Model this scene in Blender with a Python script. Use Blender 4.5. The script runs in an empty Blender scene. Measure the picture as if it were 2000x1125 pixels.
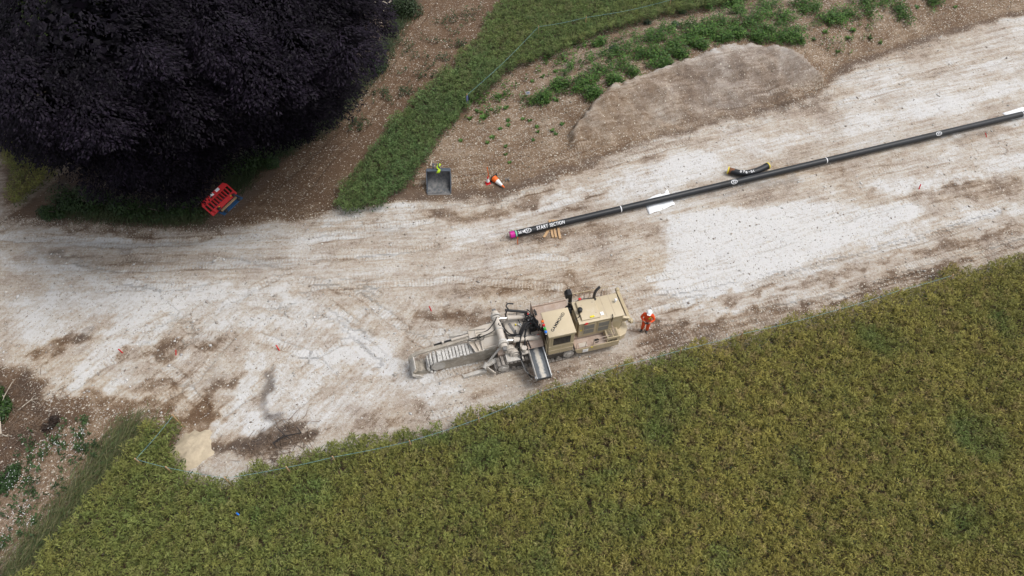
import bpy, bmesh, math, random
import numpy as np
from mathutils import Vector, Matrix

# ------------------------------------------------------------------ camera, sky, sun, exposure
scene = bpy.context.scene
COL = scene.collection
TH = math.radians(36.0); CAMH = 29.0; FPX = 1350.0     # tilt from straight down, drone height, focal length in photo pixels
cam_data = bpy.data.cameras.new('camera'); cam = bpy.data.objects.new('camera', cam_data); COL.objects.link(cam)
cam.location = (0, 0, CAMH); cam.rotation_euler = (TH, 0, 0)
cam_data.sensor_width = 36.0; cam_data.lens = 36.0*FPX/2000.0; cam_data.clip_start = 0.5; cam_data.clip_end = 3000
scene.camera = cam
SUN_EL, SUN_AZ = math.radians(62), math.radians(92)   # azimuth from +Y towards +X
world = bpy.data.worlds.new('World'); scene.world = world; world.use_nodes = True
wn, wl = world.node_tree.nodes, world.node_tree.links; wn.clear()
wo = wn.new('ShaderNodeOutputWorld'); wb = wn.new('ShaderNodeBackground'); ws = wn.new('ShaderNodeTexSky'); wh = wn.new('ShaderNodeHueSaturation')
ws.sky_type = 'NISHITA'; ws.sun_disc = False; ws.sun_elevation = SUN_EL; ws.sun_rotation = SUN_AZ
ws.dust_density = 4.0; ws.altitude = 0
wh.inputs['Saturation'].default_value = 0.30
wl.new(ws.outputs[0], wh.inputs['Color']); wl.new(wh.outputs[0], wb.inputs[0]); wl.new(wb.outputs[0], wo.inputs[0])
wb.inputs[1].default_value = 0.14
sd = bpy.data.lights.new('sun', 'SUN'); sd.energy = 1.15; sd.angle = math.radians(24); sd.color = (1.0, 0.965, 0.92)
sun = bpy.data.objects.new('sun', sd); COL.objects.link(sun)
sun_dir = Vector((math.sin(SUN_AZ)*math.cos(SUN_EL), math.cos(SUN_AZ)*math.cos(SUN_EL), math.sin(SUN_EL)))
sun.rotation_euler = sun_dir.to_track_quat('Z', 'Y').to_euler()
scene.view_settings.view_transform = 'Standard'; scene.view_settings.look = 'None'
scene.view_settings.exposure = 0.46; scene.view_settings.gamma = 1.0; scene.view_settings.use_curve_mapping = False
scene.render.engine = 'CYCLES'
scene.cycles.max_bounces = 6; scene.cycles.diffuse_bounces = 3; scene.cycles.transparent_max_bounces = 4

RNG = np.random.default_rng(7); random.seed(5)

# ------------------------------------------------------------------ survey: photo pixel -> point in the place
def G(px, py, z=0.0):
    u = (px-1000.0)/FPX; v = (562.5-py)/FPX
    d = Vector((u, math.sin(TH)+v*math.cos(TH), -math.cos(TH)+v*math.sin(TH)))
    return Vector((0, 0, CAMH)) + d*((z-CAMH)/d.z)
def GP(pts, z=0.0): return np.array([G(p[0], p[1], z)[:2] for p in pts])

# ------------------------------------------------------------------ numpy helpers
_perm = np.random.default_rng(3).random((256, 256))
def vnoise(x, y):
    xi = np.floor(x).astype(int); yi = np.floor(y).astype(int); fx = x-xi; fy = y-yi
    fx = fx*fx*(3-2*fx); fy = fy*fy*(3-2*fy)
    a = _perm[xi & 255, yi & 255]; b = _perm[(xi+1) & 255, yi & 255]; c = _perm[xi & 255, (yi+1) & 255]; d = _perm[(xi+1) & 255, (yi+1) & 255]
    return (a*(1-fx)+b*fx)*(1-fy)+(c*(1-fx)+d*fx)*fy
def fbm(x, y, s, o=4):
    r = 0; a = 1; t = 0
    for i in range(o):
        r = r+a*vnoise(x*s+17.3*i, y*s+9.1*i); t += a; a *= .5; s *= 2.03
    return r/t
def sstep(a, b, x):
    t = np.clip((x-a)/(b-a), 0, 1); return t*t*(3-2*t)
def polyline(x, y, pts, closed=False):
    """distance, signed side and length along a polyline"""
    best = np.full(x.shape, 1e9); along = np.zeros(x.shape); side = np.zeros(x.shape); acc = 0.0
    n = len(pts); m = n if closed else n-1
    for i in range(m):
        a = pts[i]; b = pts[(i+1) % n]; e = b-a; L2 = max(e@e, 1e-9); L = math.sqrt(L2)
        t = np.clip(((x-a[0])*e[0]+(y-a[1])*e[1])/L2, 0, 1)
        dx = x-a[0]-t*e[0]; dy = y-a[1]-t*e[1]; d = np.sqrt(dx*dx+dy*dy); k = d < best
        best = np.where(k, d, best); along = np.where(k, acc+t*L, along); side = np.where(k, np.sign(e[0]*dy-e[1]*dx), side); acc += L
    return best, side, along
def inside(x, y, pts):
    c = np.zeros(x.shape, bool); n = len(pts)
    for i in range(n):
        a = pts[i]; b = pts[(i+1) % n]
        if abs(a[1]-b[1]) < 1e-9: continue
        k = ((a[1] > y) != (b[1] > y)) & (x < (b[0]-a[0])*(y-a[1])/(b[1]-a[1])+a[0]); c ^= k
    return c
def psd(x, y, pts):
    """distance to a polygon's edge, positive inside"""
    d, _, _ = polyline(x, y, pts, True); return np.where(inside(x, y, pts), d, -d)
def npmesh(name, v, f, col=None, smooth=False):
    me = bpy.data.meshes.new(name); v = np.asarray(v, np.float32); f = np.asarray(f, np.int32); k = f.shape[1]
    me.vertices.add(len(v)); me.vertices.foreach_set('co', v.ravel())
    me.loops.add(f.size); me.loops.foreach_set('vertex_index', f.ravel())
    me.polygons.add(len(f)); me.polygons.foreach_set('loop_start', np.arange(0, f.size, k, dtype=np.int32))
    if smooth: me.polygons.foreach_set('use_smooth', np.ones(len(f), bool))
    me.update(calc_edges=True)
    if col is not None:
        at = me.attributes.new('col', 'FLOAT_COLOR', 'POINT'); c = np.ones((len(v), 4), np.float32); c[:, :3] = col; at.data.foreach_set('color', c.ravel())
    return me
def fattr(me, name, arr):
    a = me.attributes.new(name, 'FLOAT', 'POINT'); a.data.foreach_set('value', np.asarray(arr, np.float32).ravel())

# ------------------------------------------------------------------ naming
def tag(o, label=None, cat=None, group=None, kind=None):
    if label: o['label'] = label
    if cat: o['category'] = cat
    if group: o['group'] = group
    if kind: o['kind'] = kind
    return o
def link(name, me, mat=None, parent=None):
    o = bpy.data.objects.new(name, me); COL.objects.link(o)
    if mat is not None and me is not None and len(me.materials) == 0: me.materials.append(mat)
    if parent is not None: o.parent = parent
    return o
def empty(name, loc, rz=0.0):
    o = bpy.data.objects.new(name, None); COL.objects.link(o); o.location = loc; o.rotation_euler = (0, 0, rz); o.empty_display_size = .3; return o

# ------------------------------------------------------------------ materials
def newmat(name):
    m = bpy.data.materials.new(name); m.use_nodes = True; nt = m.node_tree; return m, nt.nodes, nt.links, nt.nodes['Principled BSDF']
def ramp(n, stops):
    r = n.new('ShaderNodeValToRGB'); e = r.color_ramp.elements
    while len(e) > 1: e.remove(e[-1])
    e[0].position = stops[0][0]; e[0].color = (*stops[0][1], 1)
    for p, c in stops[1:]: x = e.new(p); x.color = (*c, 1)
    return r
def mat(name, col, rough=.6, metal=0.0, var=.18, scale=3.0, dust=0.0, dustcol=(.46, .43, .39), bump=.0, spec=.4):
    """painted or worn surface: base colour, soft mottling, dust lying on it in patches"""
    m, n, l, b = newmat(name); b.inputs['Roughness'].default_value = rough; b.inputs['Metallic'].default_value = metal; b.inputs['Specular IOR Level'].default_value = spec
    tc = n.new('ShaderNodeTexCoord'); nz = n.new('ShaderNodeTexNoise'); nz.inputs['Scale'].default_value = scale; nz.inputs['Detail'].default_value = 6; nz.inputs['Roughness'].default_value = .65
    l.new(tc.outputs['Object'], nz.inputs['Vector'])
    c = Vector(col)
    r = ramp(n, [(.25, tuple(c*(1-var))), (.75, tuple(c*(1+var)))]); l.new(nz.outputs['Fac'], r.inputs['Fac'])
    out = r.outputs['Color']
    if dust > 0:
        nd = n.new('ShaderNodeTexNoise'); nd.inputs['Scale'].default_value = scale*1.7; nd.inputs['Detail'].default_value = 8; nd.inputs['Roughness'].default_value = .7
        l.new(tc.outputs['Object'], nd.inputs['Vector'])
        mr = n.new('ShaderNodeMapRange'); mr.inputs['From Min'].default_value = .72-.55*dust; mr.inputs['From Max'].default_value = .98-.55*dust; l.new(nd.outputs['Fac'], mr.inputs['Value'])
        mx = n.new('ShaderNodeMix'); mx.data_type = 'RGBA'; l.new(mr.outputs[0], mx.inputs['Factor']); l.new(out, mx.inputs[6]); mx.inputs[7].default_value = (*dustcol, 1); out = mx.outputs[2]
    l.new(out, b.inputs['Base Color'])
    if bump > 0:
        bp = n.new('ShaderNodeBump'); bp.inputs['Strength'].default_value = bump; bp.inputs['Distance'].default_value = .03
        n2 = n.new('ShaderNodeTexNoise'); n2.inputs['Scale'].default_value = scale*6; n2.inputs['Detail'].default_value = 5; l.new(tc.outputs['Object'], n2.inputs['Vector'])
        l.new(n2.outputs['Fac'], bp.inputs['Height']); l.new(bp.outputs[0], b.inputs['Normal'])
    return m
def leafmat(name, rough=.6, trans=.25, spec=.3):
    """colour of each leaf from its own attribute, a little light let through"""
    m, n, l, b = newmat(name); a = n.new('ShaderNodeAttribute'); a.attribute_name = 'col'
    l.new(a.outputs['Color'], b.inputs['Base Color']); b.inputs['Roughness'].default_value = rough; b.inputs['Specular IOR Level'].default_value = spec
    if trans > 0:
        t = n.new('ShaderNodeBsdfTranslucent'); l.new(a.outputs['Color'], t.inputs['Color']); mx = n.new('ShaderNodeMixShader'); mx.inputs[0].default_value = trans
        l.new(b.outputs[0], mx.inputs[1]); l.new(t.outputs[0], mx.inputs[2]); l.new(mx.outputs[0], n['Material Output'].inputs['Surface'])
    return m

# ================================================================== TERRAIN
STEP = .125; X0, X1, Y0, Y1 = -46.0, 46.0, -1.0, 56.0
nx = int((X1-X0)/STEP)+1; ny = int((Y1-Y0)/STEP)+1
gx, gy = np.meshgrid(np.linspace(X0, X1, nx), np.linspace(Y0, Y1, ny))
wx = gx+(fbm(gx, gy, .9, 4)-.5)*1.1; wy = gy+(fbm(gx+50, gy+50, .9, 4)-.5)*1.1          # ragged edges
wx2 = gx+(fbm(gx, gy, 2.3, 3)-.5)*.6; wy2 = gy+(fbm(gx+50, gy+50, 2.3, 3)-.5)*.6

ROAD_PX = [(-120, 432), (0, 432), (60, 430), (200, 438), (330, 446), (405, 452), (470, 440), (600, 424), (650, 410), (700, 405), (760, 396), (830, 386), (890, 388), (960, 392), (1050, 348), (1100, 330),
    (1220, 296), (1330, 262), (1480, 222), (1600, 186), (1640, 145), (1700, 118), (1800, 82), (1900, 55), (2000, 28), (2150, -15), (2150, 440), (2000, 520), (1900, 550), (1800, 585), (1700, 615), (1600, 640), (1500, 665), (1400, 690),
    (1300, 715), (1200, 742), (1100, 772), (1050, 790), (960, 815), (900, 840), (840, 862), (760, 870), (690, 880), (640, 890), (590, 905), (520, 930), (430, 950), (380, 930), (345, 890), (345, 850),
    (320, 825), (250, 818), (180, 805), (120, 792), (60, 742), (0, 700), (-120, 640)]
ROAD = GP(ROAD_PX)
TRACK = GP([(850, -60), (1020, -60), (985, 20), (930, 90), (850, 165), (780, 240), (715, 310), (670, 380), (655, 412), (560, 432), (440, 446), (440, 425), (500, 380), (560, 320), (600, 280), (650, 255), (700, 190), (770, 80), (810, 20)])
BANK = GP([(860, 260), (930, 200), (990, 140), (1060, 108), (1180, 60), (1270, 34), (1400, 8), (1560, -40), (2100, -60), (2150, -20), (2000, 22), (1800, 72), (1650, 125), (1600, 180), (1480, 215), (1330, 255), (1220, 290), (1100, 325), (1000, 360), (900, 375), (830, 378), (800, 355), (830, 300)])
MTOPX = [(1108, 246), (1150, 204), (1190, 174), (1260, 147), (1340, 118), (1400, 94), (1470, 84), (1540, 94), (1600, 114), (1622, 138)]
MTOP = GP(MTOPX, 1.15); MBOT = GP([(1620, 160), (1570, 190), (1480, 222), (1400, 248), (1300, 270), (1200, 290), (1125, 302)], .1)
MOUND = np.concatenate([MTOP, MBOT])
DIRTL = GP([(-100, 690), (20, 715), (70, 750), (130, 800), (150, 830), (90, 850), (50, 880), (20, 940), (-100, 960)])
FLOWER = GP([(150, 815), (240, 822), (262, 840), (230, 870), (170, 940), (110, 1020), (50, 1090), (-10, 1140), (-120, 1180), (-120, 900), (0, 900), (60, 870)])
PATH = GP([(0, 425), (40, 398), (80, 365), (130, 325), (200, 280)])
SAND = G(372, 882).xy

d_road = psd(wx, wy, ROAD); d_track = psd(wx, wy, TRACK); d_bank = psd(wx2, wy2, BANK); d_mound = psd(wx2, wy2, MOUND)
d_dirtl = psd(wx, wy, DIRTL); d_fl = psd(wx2, wy2, FLOWER); d_path, _, _ = polyline(wx2, wy2, PATH)
d_sand = np.hypot((wx2-SAND[0])/1.15, (wy2-SAND[1]))

big = fbm(gx, gy, .22, 4); mid = fbm(gx+9, gy+31, .8, 4); fine = fbm(gx+3, gy+7, 3.1, 3)
CEN = GP([(-100, 560), (250, 550), (600, 540), (850, 525), (1100, 480), (1400, 405), (2150, 215)])
c_d, c_s, c_al = polyline(gx, gy, CEN); c_ac = c_d*c_s
streak = fbm(c_al*.10, c_ac*1.1, 1.0, 4)
# masks
road = sstep(-.25, .35, d_road)
Z = (big-.5)*.22 + (mid-.5)*.06*(1-road*.5) + (fine-.5)*.03
chalk = np.where(road > 0, .545*road, 0) + .34*(streak-.5)*road + (big-.5)*.5*road + (mid-.5)*.42*road
chalk += .08*sstep(0, 18, gx)*road
dark = np.zeros_like(gx); warm = (mid-.5)*.8+.58; stones = np.full_like(gx, .22)*road; tread = np.zeros_like(gx); tread_u = np.zeros_like(gx)
def stroke(px, w, amt, soft=.6, rough=1.0, tgt=None):
    X = gx+(wx-gx)*rough; Y = gy+(wy-gy)*rough
    d, _, _ = polyline(X+(wx2-gx)*1.6, Y+(wy2-gy)*1.6, GP(px)); return (1-sstep(w*(1-soft), w*(1+soft*.4), d))*amt*(.35+1.1*fine)
def patch(px, amt, soft=.5, rough=1.0):
    X = gx+(wx2-gx)*rough; Y = gy+(wy2-gy)*rough
    return sstep(-soft*.3, soft, psd(X, Y, GP(px)))*amt
# bright chalk
chalk += patch([(1290, 440), (1300, 420), (1400, 405), (1560, 388), (1700, 398), (1780, 388), (1812, 405), (1790, 432), (1690, 472), (1560, 522), (1460, 562), (1400, 582), (1320, 586), (1272, 560), (1302, 500)], .50, .5, .6)
chalk += patch([(1200, 365), (1255, 330), (1320, 300), (1372, 286), (1402, 300), (1422, 326), (1340, 368), (1240, 392), (1150, 405)], .28, .5, .7)
for px, w, a in [([(640, 420), (760, 402), (830, 394)], .6, .34), ([(600, 470), (700, 445), (800, 430)], .5, .22), ([(1000, 385), (1100, 348), (1220, 306), (1330, 272), (1440, 240)], .5, .24),
    ([(0, 452), (150, 470), (330, 480), (460, 478)], .6, .18), ([(0, 500), (120, 530), (300, 560), (450, 565), (560, 575), (640, 612), (700, 662), (760, 712)], .55, .32), ([(40, 600), (220, 590), (420, 610), (560, 640), (660, 690)], .9, .28),
    ([(250, 640), (200, 700), (140, 760)], .6, .36), ([(310, 650), (250, 700), (215, 760)], .5, .34), ([(150, 640), (90, 660), (40, 640)], .6, .2), ([(350, 700), (390, 665), (440, 640)], .45, .3), ([(380, 760), (360, 800)], .4, .3), ([(150, 740), (100, 760)], .5, .3),
    ([(560, 730), (510, 830), (470, 770), (500, 690)], .45, .36), ([(660, 690), (600, 740), (570, 800)], .6, .36), ([(700, 670), (770, 720), (830, 760), (900, 770)], .8, .34), ([(620, 810), (700, 770), (760, 770)], .6, .25), ([(790, 620), (740, 690)], .7, .3), ([(560, 490), (640, 510)], .4, .2),
    ([(1640, 160), (1760, 132), (1900, 90), (2000, 62)], .8, .16), ([(1480, 290), (1700, 235), (2000, 165)], .8, .22), ([(1420, 260), (1620, 205), (1800, 165), (2000, 120)], .6, .18), ([(1740, 375), (1860, 345), (2000, 312)], .6, .3), ([(1560, 395), (1760, 350)], .4, .12),
    ([(1000, 420), (1120, 385), (1240, 345)], .5, .28), ([(880, 470), (1000, 440)], .6, .22), ([(1700, 470), (1850, 430), (2000, 400)], .5, .24), ([(840, 640), (900, 690)], .7, .24), ([(640, 620), (720, 630), (800, 600)], .6, .18),
    ([(1300, 620), (1450, 600), (1700, 520)], .3, .1), ([(430, 560), (300, 600), (220, 640)], .4, .25), ([(100, 580), (60, 680)], .5, .2), ([(420, 840), (470, 815), (520, 845)], .35, .35)]:
    chalk += stroke(px, w, a)*road
# soil showing through
for px, w, a in [([(820, 400), (900, 430), (1000, 405), (1080, 372)], .55, .34), ([(880, 372), (980, 375), (1060, 350), (1160, 318)], .4, .34), ([(1080, 420), (1180, 375), (1260, 335)], .2, .2), ([(860, 570), (960, 565), (1060, 560)], .5, .22), ([(1120, 560), (1240, 600), (1280, 660)], .8, .28), ([(780, 610), (860, 615), (960, 640)], .5, .3),
    ([(1080, 770), (1300, 690), (1600, 605), (1800, 550), (2000, 482)], 1.25, .30), ([(1300, 610), (1560, 555), (1800, 490), (2000, 440)], .25, .3), ([(1350, 640), (1600, 590), (1900, 500)], .2, .26), ([(60, 700), (110, 680), (170, 660)], .4, .42), ([(240, 690), (290, 680), (340, 690)], .55, .4), ([(360, 670), (430, 680)], .4, .3),
    ([(100, 780), (200, 790), (300, 800), (400, 800)], .6, .46), ([(280, 750), (400, 770), (460, 740)], .45, .38), ([(330, 820), (400, 830)], .6, .36), ([(1640, 370), (1760, 380), (1990, 350)], .35, .22), ([(1450, 340), (1600, 330), (1800, 290), (2000, 250)], .5, .2), ([(1060, 470), (1160, 450), (1280, 440)], .5, .2),
    ([(1830, 390), (2000, 365)], .35, .2), ([(430, 870), (520, 870), (590, 850)], .5, .4), ([(700, 830), (850, 800), (950, 760)], .5, .22), ([(0, 440), (100, 440), (300, 455)], .4, .36), ([(400, 460), (430, 455)], .4, .3), ([(1000, 372), (1150, 330), (1300, 288), (1450, 248), (1600, 205), (1660, 175)], .7, .26), ([(640, 560), (760, 560)], .3, .15), ([(880, 620), (960, 600)], .3, .2)]:
    chalk -= stroke(px, w, a*1.2)*road
# wet and dark stains
for px, w, a in [([(530, 735), (520, 790), (540, 830)], .35, .75), ([(430, 880), (500, 865), (600, 850)], .4, .8), ([(100, 492), (150, 495)], .22, .45), ([(232, 485), (250, 490)], .2, .4), ([(60, 500), (330, 520), (560, 505)], .6, .2), ([(400, 905), (415, 935)], .15, .9), ([(1400, 378), (1480, 362), (1560, 350)], .35, .4), ([(1750, 285), (1840, 275), (1930, 255)], .35, .35),
    ([(1000, 470), (1060, 455)], .2, .55), ([(1420, 262), (1470, 250)], .25, .2), ([(1250, 235), (1420, 240), (1560, 205), (1620, 190)], .35, .25), ([(730, 440), (800, 455)], .3, .2), ([(420, 720), (450, 745)], .25, .25), ([(700, 600), (740, 610)], .3, .2), ([(160, 665), (165, 640)], .12, .6), ([(1150, 290), (1110, 320)], .3, .2)]:
    dark += stroke(px, w, a, .8)
warm += stroke([(360, 880), (385, 900)], .9, .6) + stroke([(1000, 560), (1150, 540), (1260, 520)], 1.5, .35) + stroke([(1500, 315), (1580, 345)], .8, .4) + stroke([(60, 690), (200, 790), (400, 820)], 1.2, .6)
# tracked and tyred runs
RUNS = [[(0, 565), (200, 560), (400, 562), (560, 576), (640, 612), (700, 662), (780, 722)], [(640, 430), (760, 404), (900, 398), (1050, 372), (1200, 318), (1400, 262), (1650, 190), (2000, 90)], [(600, 470), (760, 450), (900, 448), (1050, 412), (1230, 352)],
    [(850, 812), (1100, 735), (1300, 668), (1600, 588), (2000, 470)], [(1300, 640), (1600, 572), (2000, 455)], [(0, 462), (250, 478), (500, 462), (700, 436)], [(0, 520), (300, 525), (600, 510), (850, 480)], [(470, 425), (560, 345), (680, 232), (765, 120), (850, 0)], [(560, 415), (640, 315), (760, 190), (880, 60)],
    [(1430, 250), (1640, 200), (1830, 150), (2000, 105)], [(1640, 395), (1800, 370), (2000, 335)], [(300, 700), (380, 660), (480, 650), (600, 690), (680, 760)], [(120, 770), (220, 700), (320, 640), (420, 600)], [(480, 860), (620, 760), (740, 700)], [(700, 560), (900, 545), (1100, 560)], [(1150, 185), (1330, 150), (1480, 120)], [(380, 470), (520, 520), (640, 590), (720, 650)], [(250, 820), (380, 740), (470, 640), (620, 560), (820, 520)], [(100, 560), (240, 620), (330, 720), (400, 800)], [(560, 600), (720, 640), (860, 650)], [(1300, 600), (1500, 545), (1700, 470), (2000, 385)], [(1150, 640), (1400, 630), (1700, 555), (2000, 462)]]
run_d = np.full_like(gx, .7); run_on = np.zeros_like(gx)
runs_w = []
for r in RUNS:
    p = GP(r); e = np.gradient(p, axis=0); nrm = np.stack([-e[:, 1], e[:, 0]], -1); nrm /= np.linalg.norm(nrm, axis=1, keepdims=True); runs_w += [p, p+nrm*1.9]
for q_, pts in enumerate(runs_w):
    d, s_, al = polyline(gx+(wx-gx)*.3, gy+(wy-gy)*.3, pts); on = .15+.85*sstep(.36, .60, fbm(al+q_*13, d*0, .30, 2)); k = d < run_d; run_on = np.where(k, on, run_on)
    run_d = np.where(k, d, run_d); tread_u = np.where(k, al, tread_u); on = (1-sstep(.18, .34, d))*on; Z -= .03*on; chalk += .15*on*(fbm(al+5+q_*7, d*0, .3, 3)-.42)*3*road
# dirt track, bank, mound, corner soils
tr = sstep(-.2, .4, d_track)*(1-road); bk = sstep(-.2, .4, d_bank)*(1-road*.6)
stones += tr*.30 + bk*.70 + sstep(-.2, .5, d_fl)*.6 + sstep(-.6, 0, d_road)*sstep(.9, .2, d_road)*.7
stones += stroke([(850, 812), (1100, 745), (1300, 680), (1600, 600), (2000, 480)], .9, .5)
chalk += bk*(.15+.34*(mid-.5)) + tr*(.01+.22*(mid-.5)+.25*(fbm(c_al, c_ac, .6, 3)-.5)) + sstep(-.2, .5, d_fl)*.16 + (1-sstep(.25, .5, d_path))*.30*(1-road)
warm += tr*.9 + bk*.55; dark += tr*.24+bk*.06
warm += sstep(-.2, .5, d_fl)*.35
warm += sstep(0, 1, psd(wx, wy, GP([(860, 270), (900, 210), (960, 200), (900, 300), (850, 330), (810, 370), (780, 370)])))*.5
mdt, _, mal = polyline(gx, gy, MTOP); mbt, _, _ = polyline(wx, wy, MBOT); mo = sstep(-.05, .35, d_mound)*(.30+.70*sstep(.1, 1.5, mbt)); chalk = chalk*(1-mo)+mo*(.31+.40*(mid-.5)+.30*(fbm(mal*1.3, mdt*.22, 1.0, 3)-.5)+.16*sstep(.8, .1, mdt)+.22*(fbm(gx*.6+gy, gy*.3, 1.2, 4)-.5)); stones = stones*(1-mo)+mo*.08; warm = warm*(1-mo)+mo*(.28+.60*sstep(14, 5, gx)+.5*(big-.4)); dark += mo*(.03+.20*sstep(.45, .62, fbm(gx*.5+3, gy*1.2, .8, 3)))
chalk += mo*stroke([(1250, 180), (1300, 165), (1370, 130), (1400, 140)], .25, .22)+mo*stroke([(1480, 95), (1440, 130)], .25, .18)
dl = sstep(-.3, .3, d_dirtl); dark += dl*(.1+.9*sstep(.35, .65, fbm(gx+3, gy+8, 1.3, 4))); stones += dl*.25; chalk *= (1-dl*.7); warm += dl*.3
leftpale = patch([(-60, 280), (10, 290), (14, 340), (20, 400), (10, 425), (-60, 428)], .4, .5); chalk += leftpale
sand = 0*(1-sstep(.75, 1.15, d_sand)); chalk = chalk*(1-sand)+.66*sand; warm = warm*(1-sand)+1.25*sand; dark *= 1-sand
chalk += .26*(1-sstep(.5, 1.6, np.hypot(gx-G(345, 905).x, gy-G(345, 905).y)))*.5
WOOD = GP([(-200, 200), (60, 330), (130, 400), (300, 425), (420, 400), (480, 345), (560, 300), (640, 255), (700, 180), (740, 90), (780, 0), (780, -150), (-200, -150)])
mould_shade = sstep(-.3, .8, psd(wx, wy, WOOD))*(1-tr)*(1-road)*sstep(.35, .75, d_path); dark += mould_shade*.75; chalk *= 1-mould_shade*.8   # leaf mould under the beeches, darkened further to paint in the crowns' shade
fieldmask = (1-road)*(1-tr)*(1-bk)*(1-sstep(-.3, .3, d_fl))*(1-dl); dark += fieldmask*.25
# height of the bund, the graded heap, the rim by the corner
Z += .95*sstep(.1, 3.6, d_bank)*sstep(0, 7, gx)
dt, _, _ = polyline(gx, gy, MTOP); db, _, _ = polyline(gx, gy, MBOT); tt = db/(dt+db+1e-6)
Z += sstep(-.02, .30, d_mound)*(.42+.30*fbm(gx, gy, .4, 2))*sstep(.05, .85, tt)
Z += ((fbm(gx*.7+gy*.3, gy*1.0, 1.1, 4)-.5)*.55+(fbm(gx, gy, 4.0, 2)-.5)*.10)*mo
Z += sand*.30*(1-sstep(.2, 1.1, d_sand)) + sstep(0, 1.2, d_dirtl)*.25*(fbm(gx, gy, 1.1, 3)-.2)
chalk = np.clip(chalk, 0, 1.1); dark = np.clip(dark, 0, 1)
Z -= road*.02
def _samp(A, x, y):
    fx = np.clip((np.asarray(x)-X0)/STEP, 0, nx-1.001); fy = np.clip((np.asarray(y)-Y0)/STEP, 0, ny-1.001)
    i = fx.astype(int); j = fy.astype(int); a = fx-i; b = fy-j
    return (A[j, i]*(1-a)+A[j, i+1]*a)*(1-b)+(A[j+1, i]*(1-a)+A[j+1, i+1]*a)*b
# level the pads where heavy things stand
for c, r in ((G(1080, 690).xy, 5.2), (G(858, 370).xy, 1.4), (G(1258, 646).xy, .8), (G(890, 715).xy, 3.0), (G(985, 700).xy, 3.0)):
    d = np.hypot(gx-c[0], gy-c[1]); k = 1-sstep(r*.75, r, d); Z = Z*(1-k*.85)
PIPE_A = G(1003, 457, .30); PIPE_B = G(2080, 203, .30)
pd_, _, _ = polyline(gx, gy, np.array([PIPE_A[:2], PIPE_B[:2]])); k = 1-sstep(.8, 1.8, pd_); Z = Z*(1-k)+k*.02*(fine-.5)
def hz(x, y): return float(_samp(Z, x, y))
def GT(px, py, up=0.0):
    """the point of the ground seen at a photo pixel"""
    z = 0.0
    for _ in range(6):
        p = G(px, py, z+up); z = hz(p.x, p.y)
    return Vector((p.x, p.y, z))

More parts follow.
